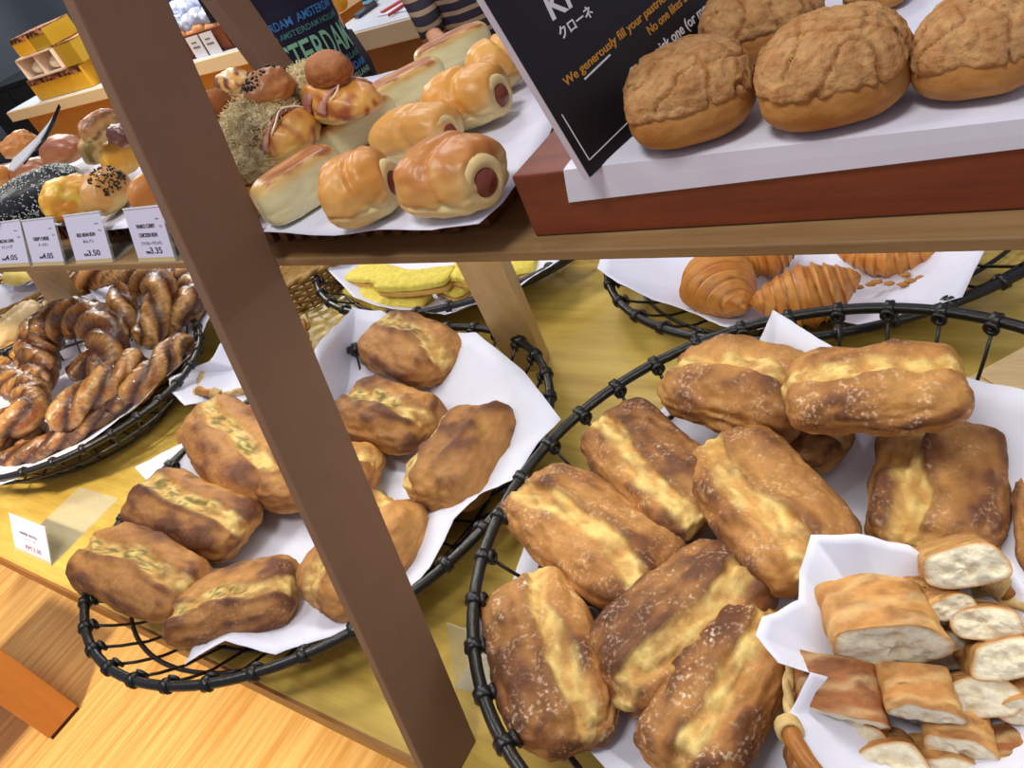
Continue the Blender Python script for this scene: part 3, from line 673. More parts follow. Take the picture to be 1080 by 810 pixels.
# melon choux buns on the red board
GM = 'crumbly topped buns on the red board'
ml = [(803, 20, -14, 140, 92, .563, 'crumbly topped bun in the second row behind two others'),
      (925, -10, -10, 76, 44, .563, 'crumbly topped bun barely showing at the top edge'),
      (727, 98, -17, 142, 108, .5625, 'crumbly topped bun with a crack, beside the black sign'),
      (879, 72, -13, 172, 122, .5625, 'largest crumbly topped bun, in the middle of the front row'),
      (1035, 46, -8, 158, 114, .5625, 'crumbly topped bun at the right edge of the front row')]
for i, (cx, cy, th, ln, wd, hb, lab) in enumerate(ml):
    f = fit(cx, cy, th, ln, wd, hb, .66, 2.7, 2.5); loc, R, L, W, H = f
    tt = thing('crumbly_bun', lab, 'bun', loc, GM)
    lo_, hi_ = C(190, 136, 72), C(172, 114, 56)
    def fn(P, D, s):
        x, y, z = P; n = fbm((x * 1.5 + s, y * 1.5, z * 1.5), 3)
        return .008 * n - .02 * smooth(z, .1, .3), (*mixc(lo_, hi_, .5 + n), 0)
    blob('bun_base', f, 20, 2.7, 2.5, fn, mat('bun_side_crust', (190, 130, 64), .6, .25, noise_amt=.2, nscale=90, bump=.35, bscale=160, attr=True, ramp=(.2, .6)), tt, i)
    c1, c2, c3 = C(196, 150, 98), C(178, 126, 76), C(140, 90, 48)
    def fn2(P, D, s):
        x, y, z = P; q = (x * 2.2 + s * 3.1, y * 2.2, z * 2.2); n = fbm(q, 3); r_ = abs(noise.noise(Vector((x * 1.9 + s * 2.3, y * 2.6 + s, 1.7)))) + .04 * fbm((x * 9, y * 9, s), 2)
        fine = fbm((x * 11 + s, y * 11, z * 11), 2); edge = smooth(z + .10 * n, .12, .24)
        crack = 1 - smooth(r_, .0, .07)
        c = mixc(mixc(c1, c2, .45 + 1.1 * n + .5 * fine), c3, crack * .75 + smooth(fine, .3, .7) * .4)
        return -.06 * (1 - edge) + edge * (.016 + .022 * n + .009 * fine - .045 * crack), (*c, 0)
    blob('crumbly_crust', f, 44, 2.7, 2.5, fn2, CRUMBLY, tt, i)

# ------------------------------------------------------------------ trays, papers, board, sign
def slat_tray(lab, x0, x1, y0, y1, z0, h):
    tt = thing('slatted_tray', lab, 'tray', ((x0 + x1) / 2, (y0 + y1) / 2, T + z0), 'dark slatted wooden trays on the shelf')
    mb = MB(); sp = .0185; n = int((x1 - x0 - .02) / sp)
    mb = MB()
    mb.box((x0 + .012, y0 + .008, T + z0 + .001), (x1 - .012, y0 + .014, T + z0 + h)); mb.box((x0 + .012, y1 - .014, T + z0 + .001), (x1 - .012, y1 - .008, T + z0 + h))
    mb.build('frame_rail', SLATW, tt)
    for xx in (x0 + .008, x1 - .008):
        m2 = MB().bar((xx, y0 + .004, T + z0 + h * .5), (xx, y1 - .004, T + z0 + h * .5), .010, h * .96); m2.build('side_rail', SLATW, tt, bevel=.001)
    sl = MB()
    for i in range(n):
        xx = x0 + .016 + i * sp
        sl.bar((xx, y0 - .002, T + z0 + h * .5 - .001), (xx, y1, T + z0 + h * .5 - .001), .0085, h * .9, side=(1, 0, .0))
    o = sl.build('slats', SLATW, tt, bevel=.0008); return tt
slat_tray('dark slatted wooden tray under the sausage rolls and flat buns', -.64, -.335, .361, .60, ZS1, .024)
slat_tray('dark slatted wooden tray behind the price cards at the left', -1.9, -.75, .39, .63, ZS1, .024)
def flat_paper(label, pts, name='paper_sheet', hz=None):
    pts = [(x, y, hs(h)) for x, y, h in pts]
    h = np.mean([p[2] for p in pts]); c = np.mean([(p[0], p[1]) for p in pts], 0)
    return paper_sheet(label, c, pts, h, 1.0, .0012, 3, None, name, 8, 8)
flat_paper('white paper under the sausage rolls and flat buns', [(250, 247, .549), (300, 245, .548), (352, 247, .546), (400, 242, .548), (455, 242, .548), (505, 236, .549), (530, 214, .549), (551, 187, .549), (572, 160, .549), (590, 120, .549), (560, 84, .549), (500, 60, .549), (432, 71, .549), (383, 82, .549), (300, 110, .549), (235, 160, .549), (225, 210, .549)])
flat_paper('white paper under the assorted breads at the left of the shelf', [(-20, 225, .549), (40, 235, .549), (115, 243, .546), (150, 238, .546), (205, 232, .548), (190, 170, .549), (130, 150, .549), (60, 160, .549), (-20, 180, .549)])

rb = thing('serving_board', 'thick red-stained wooden board under the crumbly topped buns', 'board', (-.1, .35, T + ZS1))
c_ = at(565, 250, ZS1); e_ = at(1080, 222, ZS1); yaw_ = math.atan2((e_ - c_)[1], (e_ - c_)[0]); Rb = basis(yaw_)
BH = .0428
MB().box((0, 0, .0005), (.55, .24, BH), Rb, c_).build('board', REDW, rb, bevel=.0012)
zt = ZS1 + BH + .0006
# paper lies on the board and hangs over its front edge on the left
P0 = Rb.T @ (at(596, 217, zt - .02) - c_)
mb = MB(); V = []; F = []
xs = np.linspace(.038, .545, 48); ys = [-.0012, -.0012, -.0010, .004] + list(np.linspace(.012, .215, 14))
for x in xs:
    t = (x - xs[0]) / (xs[-1] - xs[0]); drop = .0205 * (1 - t) ** .8 if t < 1 else 0
    for j, y in enumerate(ys):
        z = BH + .0008 + .0005 * (1 + noise.noise(Vector((x * 25, y * 25, 2))))
        if j < 3: z = BH + .001 - drop * (1 - j / 2.0)
        V.append(c_ + Rb @ np.array([x + (0 if j > 2 else -.002 * (2 - j)), y, z]))
ny = len(ys)
for i in range(len(xs) - 1):
    for j in range(ny - 1): F.append((i * ny + j, (i + 1) * ny + j, (i + 1) * ny + j + 1, i * ny + j + 1))
o = mesh_obj('paper_sheet', V, F, PAPER, None, None, False, c_ + Rb @ np.array([.25, .1, BH])); s = o.modifiers.new('s', 'SOLIDIFY'); s.thickness = .0004; s.offset = 1
tag(o, 'white paper covering the red board and folding over its front edge', 'paper')

# black sign
def text_mesh(body, size, m, parent, O, U, Vv, sx=1.0, shear=0.0, ext=.0002, align='LEFT', name='lettering', bold=0.0, warp=None):
    cu = bpy.data.curves.new('t', 'FONT'); cu.body = body; cu.size = size; cu.shear = shear; cu.align_x = align; cu.extrude = ext; cu.offset = bold; cu.resolution_u = 3
    to = bpy.data.objects.new('t', cu); COL.objects.link(to); bpy.context.view_layer.update()
    me = bpy.data.meshes.new_from_object(to.evaluated_get(bpy.context.evaluated_depsgraph_get()))
    bpy.data.objects.remove(to); N = np.cross(U, Vv)
    v = np.array([p.co[:] for p in me.vertices]); f = [tuple(p.vertices) for p in me.polygons]
    if len(v) == 0: return None
    if warp: W_ = np.array([warp(p[0] * sx, p[1], p[2]) for p in v])
    else: W_ = np.asarray(O) + np.outer(v[:, 0] * sx, U) + np.outer(v[:, 1], Vv) + np.outer(v[:, 2], N)
    return mesh_obj(name, W_, f, m, parent, None, False)
SB = at(622, 188, zt); e2 = at(667, 147, zt) - SB; e2 /= np.linalg.norm(e2)
rr_ = ray(510, 0); q_ = ((SB - CAMP) @ e2) / (rr_ @ e2); TP = CAMP + q_ * rr_; UPV = (TP - SB) / np.linalg.norm(TP - SB)
UPV = np.array([UPV[0] , UPV[1], UPV[2]]); UPV -= (UPV @ e2) * e2; UPV /= np.linalg.norm(UPV)
NRM = np.cross(e2, UPV)    # faces the camera side
sg = thing('menu_sign', 'black upright sign with white and orange hand-lettered writing', 'sign', SB)
SW, SHt = .24, .17; th_ = .0048
RS = np.array([e2, UPV, NRM]).T
MB().box((0, 0, -th_), (SW, SHt, -.0002), RS, SB).build('white_backing', mat('sign_white_edge', (196, 188, 200), .4), sg)
MB().box((.0004, .0004, -.0004), (SW - .0004, SHt - .0004, .0002), RS, SB).build('black_face', mat('sign_black', (26, 22, 26), .45, .35), sg)
def su(px, py):   # pixel -> coordinates on the sign's face
    d = ray(px, py); t = ((SB - CAMP) @ NRM) / (d @ NRM); p = CAMP + t * d - SB; return np.array([p @ e2, p @ UPV])
CH_W = mat('white_chalk', (222, 216, 222), .7); CH_O = mat('orange_chalk', (196, 132, 46), .7)
def stroke(pts, w_, m, name):
    mb = MB()
    for a, b in zip(pts[:-1], pts[1:]):
        a, b = su(*a), su(*b); d = (b - a) / np.linalg.norm(b - a); n_ = np.array([-d[1], d[0]]) * w_ / 2
        V = [(*(a - n_), .0003), (*(b - n_), .0003), (*(b + n_), .0003), (*(a + n_), .0003)]; V += [(x, y, .0006) for x, y, z in V]
        mb.add([SB + RS @ np.array(p) for p in V], [(0, 3, 2, 1), (4, 5, 6, 7), (0, 1, 5, 4), (1, 2, 6, 5), (2, 3, 7, 6), (3, 0, 4, 7)])
    mb.build(name, m, sg)
def sign_text(body, p0, p1, m, hpx, shear=.0, bold=0.0):
    """baseline from pixel p0 to p1; letters hpx pixels tall"""
    a, b = su(*p0), su(*p1); d = b - a; L = np.linalg.norm(d); d /= L
    up = su(p0[0] - hpx * .5, p0[1] - hpx * .86); hh = np.linalg.norm(up - a); size = hh / .72
    cu = bpy.data.curves.new('m', 'FONT'); cu.body = body; cu.size = size; to = bpy.data.objects.new('m', cu); COL.objects.link(to); bpy.context.view_layer.update()
    w0 = to.dimensions[0]; bpy.data.objects.remove(to)
    U = e2 * d[0] + UPV * d[1]; Vv = -e2 * d[1] + UPV * d[0]
    text_mesh(body, size, m, sg, SB + RS @ np.array([a[0], a[1], .0003]), U, Vv, sx=L / w0, shear=shear, bold=bold)
sign_text('Krone', (581, 23), (645, -23), CH_W, 30, .1, .0003)
sign_text('クローネ', (592, 42), (625, 16), CH_W, 11, 0, .0001)
sign_text('We generously fill your pastries', (597, 92), (704, -1), CH_O, 10, .05, .0001)
sign_text('No one likes a hollow', (685, 38), (743, -17), CH_O, 10, .05, .0001)
sign_text('Go on, pick one (or more!)', (667, 85), (757, 2), CH_W, 12, .05, .0001)
stroke([(616, 84), (643, 58)], .0010, CH_W, 'underline')
stroke([(592, 121), (621, 169)], .0006, CH_W, 'border_line'); stroke([(621, 169), (700, 92)], .0006, CH_W, 'border_line')

# price cards in acrylic stands
def card(bl, br, tl, lines, lab, h0=ZS1 + .0005, depth=.035, small=False, base=True, grp='price cards in clear stands on the shelf edge', price_col=INK):
    A, B = at(*bl, h0), at(*br, h0); U = B - A; W_ = np.linalg.norm(U); U /= W_
    # the top left corner: card leans back around its bottom edge
    d = ray(*tl); n_ = np.array([-U[1], U[0], 0])
    t = ((A - CAMP) @ U) / (d @ U); P = CAMP + d * t; Vv = P - A; Vv -= (Vv @ U) * U; Hh = np.linalg.norm(Vv); Vv /= Hh
    N = np.cross(U, Vv)
    if N[1] > 0: N = -N
    R = np.array([U, Vv, np.cross(U, Vv)]).T
    tt = thing('price_card', lab, 'price tag', A + U * W_ / 2, grp)
    MB().box((-.0015, 0, -.0022), (W_ + .0015, Hh, -.0008), R, A).build('acrylic_panel', ACRYL, tt)
    mb = MB()
    Bk = A + Vv * 0; dn = np.array([-N[0], -N[1], 0]); dn /= np.linalg.norm(dn)
    q = [A - U * .0015, B + U * .0015, B + U * .0015 + dn * depth, A - U * .0015 + dn * depth]
    mb.add([p + np.array([0, 0, z]) for z in (0, .0014) for p in q], [(0, 3, 2, 1), (4, 5, 6, 7), (0, 1, 5, 4), (1, 2, 6, 5), (2, 3, 7, 6), (3, 0, 4, 7)])
    mb.build('acrylic_foot', ACRYL, tt)
    MB().box((0, Hh * .085, -.0007), (W_, Hh * .97, -.0003), R, A).build('card', CARD, tt)
    MB().box((0, Hh * .0, -.0007), (W_, Hh * .083, -.0003), R, A).build('gold_strip', mat('card_gold_strip', (196, 172, 118), .4), tt)
    MB().box((0, Hh * .972, -.002), (W_, Hh * 1.0, .0004), R, A).build('top_edge', mat('acrylic_edge', (222, 222, 226), .1, .6), tt)
    for body, fx, fy, fh, fw, m in lines:
        size = fh * Hh / .72
        cu = bpy.data.curves.new('m', 'FONT'); cu.body = body; cu.size = size; to = bpy.data.objects.new('m', cu); COL.objects.link(to); bpy.context.view_layer.update()
        w0 = max(to.dimensions[0], 1e-6); bpy.data.objects.remove(to)
        text_mesh(body, size, m, tt, A + R @ np.array([W_ * (fx - fw / 2), Hh * fy, 0]), U, Vv, sx=fw * W_ / w0, bold=size * .004 if m is INK else 0, ext=.0001)
    return tt
def plines(names, jp, price):
    L = []; y = .60
    for i, n_ in enumerate(names): L.append((n_, .48, .62 - .16 * i if len(names) > 1 else .54, .075, .50, INK))
    yj = .62 - .16 * len(names) + .02 if len(names) > 1 else .42
    L += [(jp, .5, yj, .055, .58 if len(names) > 1 else .30, INKG), ('RM', .34, .16, .05, .11, INK), (price, .56, .16, .115, .32, INK), ('new', .84, .76, .03, .1, INKG), ('○', .88, .62, .035, .07, INKG)]
    return L
card((147, 277), (185, 276), (129, 220), plines(['PANKO CURRY', 'CHICKEN BUN'], 'フライカレーチキンパン', '3.35'), 'price card reading PANKO CURRY CHICKEN BUN and RM 3.35')
card((81, 279), (119, 277), (66, 227), plines(['RED BEAN BUN'], 'あんパン', '3.50'), 'price card reading RED BEAN BUN and RM 3.50')
card((35, 281), (68, 280), (22, 232), plines(['CRISPY CHEESE'], 'チーズパン', '4.05'), 'price card with a cheese bread name and RM 4.05')
card((-6, 283), (31, 281), (-17, 236), plines(['CHARCOAL LONG'], 'ロング', '4.05'), 'price card cut by the left edge of the picture, reading 4.05')
# tag on the lower table
card((16, 580), (54, 597), (9, 541), [('HERB ROLL', .48, .55, .07, .5, INK), ('ハーブ', .5, .42, .05, .3, INKG), ('RM 3.30', .55, .18, .12, .42, mat('red_ink', (150, 60, 70), .7))], 'small price card in a clear stand on the lower table near its front edge', .0005, .15, grp=None)
# clear box stand squeezed beside the large basket
A, B = at(480, 726, .001), at(521, 735, .001)
tt = thing('acrylic_stand', 'clear empty acrylic stand between the brown post foot and the large basket', 'stand', A)
mb = MB(); Pt = at(492, 655, .075); up = np.array([.012, .03, .085])
V = [A, B, B + up * .9, A + up]
mb.add([p + np.array([0, z, 0]) for z in (0, .002) for p in V], [(0, 3, 2, 1), (4, 5, 6, 7), (0, 1, 5, 4), (1, 2, 6, 5), (2, 3, 7, 6), (3, 0, 4, 7)]); mb.build('panel', ACRYL, tt)
mb = MB(); V = [A, B, B + np.array([0, .07, 0]), A + np.array([0, .07, 0])]
mb.add([p + np.array([0, 0, z]) for z in (0, .002) for p in V], [(0, 3, 2, 1), (4, 5, 6, 7), (0, 1, 5, 4), (1, 2, 6, 5), (2, 3, 7, 6), (3, 0, 4, 7)]); mb.build('foot', ACRYL, tt)

# ------------------------------------------------------------------ wicker baskets
def wicker(label, c, a, b, ang, z0, h, flare=1.15, name='wicker_basket', handles=(), m=WICK, sr=.0022, rows=9, group=None, mh=CANE):
    cx, cy = c; ca, sa = math.cos(ang), math.sin(ang)
    E_ = lambda t, s, z: np.array([cx + s * (a * math.cos(t) * ca - b * math.sin(t) * sa), cy + s * (a * math.cos(t) * sa + b * math.sin(t) * ca), T + z0 + z])
    tt = thing(name, label, 'basket', (cx, cy, T + z0), group); N = 132; ts = np.linspace(0, 2 * math.pi, N, endpoint=False); ns = 22
    mb = MB()
    for r in range(rows):
        z = h * (r + .5) / rows; s = (1 + (flare - 1) * z / h) / flare
        mb.tube([E_(t, s * (1 + .022 * math.cos(t * ns + math.pi * r)), z) for t in ts], sr, 6, True)
    mb.build('woven_wall', m, tt, True)
    mb = MB()
    for k in range(2):
        mb.tube([E_(t, 1 + .014 * math.cos(t * 16 + k * math.pi), h + .0025 * math.sin(t * 16 + k * math.pi)) for t in ts], sr * 1.5, 7, True)
    mb.build('rim', m, tt, True)
    mb = MB()
    for i in range(ns * 2):
        t = 2 * math.pi * i / (ns * 2); mb.tube([E_(t, 1 / flare, 0), E_(t, (1 + (flare - 1) * .5) / flare, h * .5), E_(t, 1, h)], sr * .9, 6)
    mb.build('stakes', m, tt, True)
    mb = MB(); nn = 40; V = [E_(0, 0, .001)] + [E_(2 * math.pi * i / nn, 1 / flare, .001) for i in range(nn)]
    mb.add(V, [(0, 1 + i, 1 + (i + 1) % nn) for i in range(nn)]).build('base', m, tt)
    for (t0, span, rise) in handles:
        tsx = np.linspace(t0 - span, t0 + span, 18)
        pts = [E_(t, 1.04, h + rise * (1 - ((t - t0) / span) ** 4)) for t in tsx]
        ho = MB().tube(pts, sr * 3.0, 10).build('handle', mh, tt, True)
        for q in (2, 15):
            mb = MB()
            for k in range(-3, 4):
                p0, p1 = pts[q], pts[q + 1]; mb.torus(p0 + (p1 - p0) * k * .38, p1 - p0, sr * 3.6, sr * .9, 12, 5)
            mb.build('cord_wrap', m, ho, True)
    return tt
WC = at(985, 735, .13); th0 = None
WCc = (WC[0], WC[1])
def hang(px, py):
    d = at(px, py, .14) - WC; return math.atan2(d[1], d[0])
wicker('small pale wicker basket of cut bread, standing inside the large basket', WCc, .098, .098, 0, .03, .10, 1.2, handles=((hang(1000, 580), .42, .012), (hang(806, 822), .30, .012)), rows=12)
paper_sheet('white paper folded over the rim of the wicker basket of cut bread', (985, 740),
   [(849, 583, .175), (855, 563, .18), (905, 566, .18), (960, 580, .165), (985, 598, .15), (1040, 596, .14), (1080, 616, .14), (1150, 680, .14), (1160, 800, .13), (1040, 900, .13), (900, 880, .13), (862, 850, .13), (838, 768, .14), (833, 752, .14), (855, 712, .15), (822, 704, .155), (798, 674, .165), (804, 652, .17), (842, 632, .165), (842, 600, .17)], .07, power=1.1, crumple=.007, seed=11)

# cut bread
CUTC = 'cut bread pieces in the wicker basket'
def chunk(cx, cy, th, ln, wd, hb, lab, seed, tk=.6, face=-1, tilt=0.0, roll=0.0):
    """piece of loaf: long axis = loaf axis, crusty D-shaped outside, crumb on both cut ends"""
    f = fit(cx, cy, th, ln, wd, hb, .62, 3, 2.6, kfix=None); loc, R, L, W, H = f
    R = R @ basis(0, tilt, roll)
    tt = thing('bread_piece', lab, 'bread', loc, CUTC); n, seg = 16, 44; V, F, Cc = [], [], []
    g, b, dk = (C(222, 174, 104), C(190, 130, 70), C(146, 90, 48)) if seed not in (5, 9, 12, 16, 20) else (C(186, 124, 72), C(156, 94, 52), C(110, 64, 38))
    prof = []
    for k in range(seg):
        a = 2 * math.pi * k / seg; ca, sa = math.cos(a), math.sin(a); e = 2 / 2.5
        y = math.copysign(abs(ca) ** e, ca) * W / 2; z = math.copysign(abs(sa) ** e, sa) * H / 2; wob = 1 + .13 * noise.noise(Vector((ca * 1.2 + seed * 3, sa * 1.2, seed))); prof.append((y * wob, z * (1.08 if z > 0 else .7) * wob))
    for i in range(n):
        s = i / (n - 1)
        for k, (y, z) in enumerate(prof):
            nn = fbm((s * 3 + seed, y * 40, z * 40), 3); x = (s - .5) * L + .004 * noise.noise(Vector((y * 60, z * 60, seed + (5 if s > .5 else 0)))) + y * .25
            q = 1 + .06 * nn; V.append((x, y * q, z * q + H * .42))
            st = math.exp(-(((s * 2.1 + y * 12 + .25 * nn + seed * .3) % 1 - .5) / .13) ** 2) * smooth(z / H, .1, .35); c = mixc(b, g, .45 + 1.1 * nn); c = mixc(c, dk, smooth(nn * 1.3 + z / H, .35, .8) * .8); c = mixc(c, C(232, 204, 146), max(st * .38, smooth(-z / H, .2, .4) * .6)); Cc.append((*c, .15))
    for i in range(n - 1):
        for k in range(seg):
            l = (k + 1) % seg; F.append((i * seg + k, i * seg + l, (i + 1) * seg + l, (i + 1) * seg + k))
    mesh_obj('crust', np.array(V) @ R.T + loc, F, CRUST, tt, Cc, True)
    for end in (0, n - 1):
        ring = np.array(V[end * seg:(end + 1) * seg]); ctr = ring.mean(0); VV, FF, CCx = [ctr], [], []; nr = 12
        rnd = random.Random(seed * 7 + end); holes = [(rnd.uniform(-.3, .3) * W, rnd.uniform(-.25, .25) * H, rnd.uniform(.04, .11) * W) for _ in range(7)]
        cc = C(228, 218, 192); sg_ = -1 if end == 0 else 1; CCx.append((*cc, 0))
        for r in range(1, nr + 1):
            for k in range(seg):
                p = ctr + (ring[k] - ctr) * r / nr; dp = 0.0
                for (hy, hz, hr) in holes:
                    dd = math.hypot(p[1] - ctr[1] - hy, p[2] - ctr[2] - hz)
                    if dd < hr: dp = max(dp, math.sqrt(1 - (dd / hr) ** 2) * hr * .5)
                dp += .0012 * fbm((p[1] * 160, p[2] * 160, seed), 2) if r < nr else 0
                if r < nr: p = p + np.array([-sg_ * dp + sg_ * .0015 * (1 - (r / nr) ** 4), 0, 0])
                VV.append(p); t = smooth(r / nr, .86, 1); CCx.append((*mixc(mixc(cc, C(206, 176, 120), min(dp * 120, .7)), C(200, 146, 80), t), 0))
        FF += [(0, 1 + k, 1 + (k + 1) % seg) for k in range(seg)]
        for r in range(nr - 1):
            for k in range(seg):
                a, b2 = 1 + r * seg + k, 1 + r * seg + (k + 1) % seg; FF.append((a, a + seg, b2 + seg, b2))
        mesh_obj('cut_face', np.array(VV) @ R.T + loc, FF, CRUMB, tt, CCx, True)
    return tt
chunk(928, 660, 66, 90, 131, .125, 'wedge of loaf with slashed golden crust, largest of the cut pieces', 1, tilt=.15)
chunk(1018, 604, 66, 75, 87, .15, 'white slice with large holes leaning on the cane handle', 2, tilt=.75)
chunk(1000, 640, 50, 41, 53, .14, 'small crusty cube below the slice with holes', 3, tilt=.5)
chunk(1040, 664, 70, 56, 75, .13, 'white crumbly piece right of the golden wedge', 4, tilt=.8)
chunk(884, 722, 80, 70, 92, .105, 'reddish brown crust piece at the left of the wicker basket', 5, tilt=-.25)
chunk(968, 730, 72, 61, 117, .115, 'golden brown piece just below the large wedge', 6, tilt=-.1)
chunk(1066, 706, 60, 68, 85, .12, 'pale piece near the right edge with crust underneath', 7, tilt=.9)
chunk(1038, 746, 66, 68, 97, .10, 'white crumb piece between the golden brown one and the right edge', 8, tilt=.9)
chunk(900, 778, 84, 63, 141, .075, 'long piece with pale cut face at the bottom left of the wicker basket', 9, tilt=.55)
chunk(1010, 774, 78, 58, 148, .09, 'long brown crusted piece below the golden brown one', 10, tilt=.1)
chunk(940, 812, 70, 65, 85, .08, 'pale cube at the bottom edge of the picture', 11, tilt=.8)
chunk(1065, 800, 60, 61, 73, .08, 'crust end at the bottom right corner', 12, tilt=.3)
chunk(965, 630, 60, 43, 53, .13, 'small crust piece peeping out behind the golden wedge', 13)
chunk(1042, 705, 60, 48, 53, .10, 'brown crust piece in the gap between two pale ones', 14)

chunk(1000, 690, 72, 62, 80, .085, 'pale cut piece in the shadowed middle of the wicker basket', 15, tilt=.7)
chunk(925, 715, 60, 50, 60, .085, 'crusty piece showing between the reddish brown and golden brown ones', 16, tilt=.2)
chunk(868, 765, 70, 50, 62, .085, 'small crust piece beside the left wall of the wicker basket', 19, tilt=.2)
chunk(868, 815, 70, 56, 70, .08, 'bread piece at the bottom left inside the wicker basket', 20, tilt=.4)
chunk(1000, 812, 70, 60, 90, .075, 'bread piece at the bottom edge below the long brown crusted one', 21, tilt=.5)
chunk(1085, 745, 60, 60, 80, .10, 'crusty piece cut by the right edge of the picture, in the wicker basket', 17, tilt=.4)

# back wickers on the lower table
wicker('brown wicker basket at the far left, partly behind the slanted wooden leg', tuple(at(20, 295, .09)[:2]), .27, .2, 0, .0, .09, 1.2, m=WICKD, sr=.004, rows=8, group=None)
wicker('pale wicker basket of bread rings behind the glazed pretzels', tuple(at(112, 292, .09)[:2]), .20, .16, .3, .0, .09, 1.2, m=WICK, sr=.0035, rows=8)
wicker('brown wicker basket just right of the slanted post, under the shelf edge', tuple(at(285, 275, .08)[:2]), .24, .17, .3, .0, .085, 1.25, m=WICKD, sr=.0038, rows=9)
wicker('small wicker basket with cane handle peeping out right of the post', tuple(at(266, 378, .06)[:2]), .115, .10, .6, .0, .06, 1.15, handles=((math.radians(5), .3, .02), (math.atan2(*(at(230, 412, .06) - at(266, 378, .06))[1::-1]) - .6, .30, .012)), rows=8, sr=.0025)
paper_sheet('white paper in the small handled basket beside the pretzels', (262, 385), [(178, 400, .085), (196, 392, .075), (222, 380, .08), (240, 352, .08), (292, 320, .085), (308, 345, .08), (330, 400, .07), (300, 425, .065), (252, 440, .06), (215, 425, .06), (195, 428, .08), (182, 415, .09)], .04, seed=15, power=2.0)
paper_sheet('white paper in the pale wicker basket of bread rings', (115, 290), [(78, 282, .12), (98, 310, .11), (105, 318, .11), (118, 322, .125), (126, 305, .12), (150, 290, .12), (180, 280, .10), (140, 250, .1), (90, 255, .1)], .07, seed=16)
paper_sheet('white paper in the brown wicker basket at the far left', (15, 290), [(2, 292, .11), (30, 300, .11), (45, 290, .11), (60, 270, .1), (20, 255, .1), (-20, 280, .1)], .07, seed=17)
rope('bread_ring', pp((84, 312, .10), (86, 300, .12), (98, 292, .13), (115, 288, .13), (130, 286, .12)), .034, 3, 'smooth brown bread ring in the pale wicker basket behind the pretzels', None, 21, amp=.06, dark=.2, mat_=SOFT, cat='bread')
roundbun('yellow_bun', fit(18, 292, 0, 36, 20, .09, .8), 14, 2.2, 2.2, bun((240, 216, 120), (236, 206, 100), (240, 220, 150)), 'pale yellow bun in the brown wicker basket at the far left', None, 31)
# pale filled ring breads on the left of the lower table
rope('ring_bread', pp((-30, 385, .03), (-8, 368, .05), (12, 350, .07), (28, 336, .075), (32, 330, .07), (20, 335, .06), (0, 350, .05)), .038, 2, 'pale oval bread with a filled hollow at the left edge, below the wicker baskets', None, 22, amp=.05, dark=.0, mat_=mat('pale_bread', (236, 206, 150), .5, .3, noise_amt=.15, nscale=40), cat='bread')
f = fit(10, 368, -35, 60, 42, .03, .7)
ck = thing('cupped_pastry', 'nut-topped pastry in a white pleated paper cup at the left edge', 'pastry', f[0])
cp = at(8, 375, .05); mb = MB(); V, F = [], []; nn = 96
for j, (r, z) in enumerate(((.055, .004), (.062, .02), (.070, .038), (.074, .050))):
    for i in range(nn):
        a = 2 * math.pi * i / nn; rr2 = r * (1 + .03 * math.cos(a * 32)); V.append((cp[0] + rr2 * math.cos(a), cp[1] + rr2 * math.sin(a), T + z))
for j in range(3):
    for i in range(nn): F.append((j * nn + i, j * nn + (i + 1) % nn, (j + 1) * nn + (i + 1) % nn, (j + 1) * nn + i))
F.append(tuple(range(nn))[::-1])
o = mb.add(V, F).build('paper_cup', PAPER, ck, False); s = o.modifiers.new('s', 'SOLIDIFY'); s.thickness = .0006
D, fs = cubesphere(18)
X = [np.array([cp[0], cp[1], T + .045]) + d * np.array([.068, .068, .028]) * (1 + .12 * fbm((d[0] * 4, d[1] * 4, d[2] * 4), 3)) for d in D]
mesh_obj('pastry_filling', X, fs, CRUST, ck, [(*mixc(C(214, 160, 80), C(120, 66, 30), .5 + 1.3 * fbm((d[0] * 4 + 3, d[1] * 4, d[2] * 4), 2)), .2) for d in D], True)

# pale wooden box behind the large basket, right edge
bxp = at(1048, 392, .0); 
tt = thing('wooden_box', 'pale wooden box corner behind the large basket at the right edge', 'box', bxp)
Rw = basis(deg(50)); c0 = at(1018, 420, .001)
MB().box((0, -.19, 0), (.11, 0, .03), Rw, c0).build('box_body', mat('pale_box_wood', (222, 196, 150), .5, .3, col2=(206, 176, 128), nscale=10, stretch=(1, 8, 1)), tt, bevel=.002)
MB().box((.012, -.18, .03), (.098, -.01, .034), Rw, c0).build('box_lid', MATS['pale_box_wood'], tt, bevel=.001)

# tongs on the shelf
tg = thing('bread_tongs', 'white tongs with a black scalloped grip resting on the breads at the left', 'tongs', at(40, 150, hs(.60)))
def strip(pts, ws, th_, m, nm):
    P = [at(x, y, hs(h)) for x, y, h in pts]; V, F = [], []
    for i, p in enumerate(P):
        d = (P[min(i + 1, len(P) - 1)] - P[max(i - 1, 0)]); d[2] = 0; d /= np.linalg.norm(d); n_ = np.array([-d[1], d[0], .5]); n_ /= np.linalg.norm(n_)
        for s in (-1, 1):
            for z in (0, th_): V.append(p + n_ * ws[i] * s / 2 + np.array([0, 0, z]))
    for i in range(len(P) - 1):
        a, b = 4 * i, 4 * i + 4
        F += [(a, a + 2, b + 2, b), (a + 1, b + 1, b + 3, a + 3), (a, b, b + 1, a + 1), (a + 2, a + 3, b + 3, b + 2)]
    F += [(0, 1, 3, 2), (4 * len(P) - 4, 4 * len(P) - 2, 4 * len(P) - 1, 4 * len(P) - 3)]
    mesh_obj(nm, V, F, m, tg, None, False)
strip([(12, 174, .585), (20, 170, .59), (34, 157, .60), (48, 140, .615), (61, 119, .63)], [.016, .03, .028, .024, .006], .002, mat('white_tongs', (222, 222, 228), .25, .5), 'white_arm')
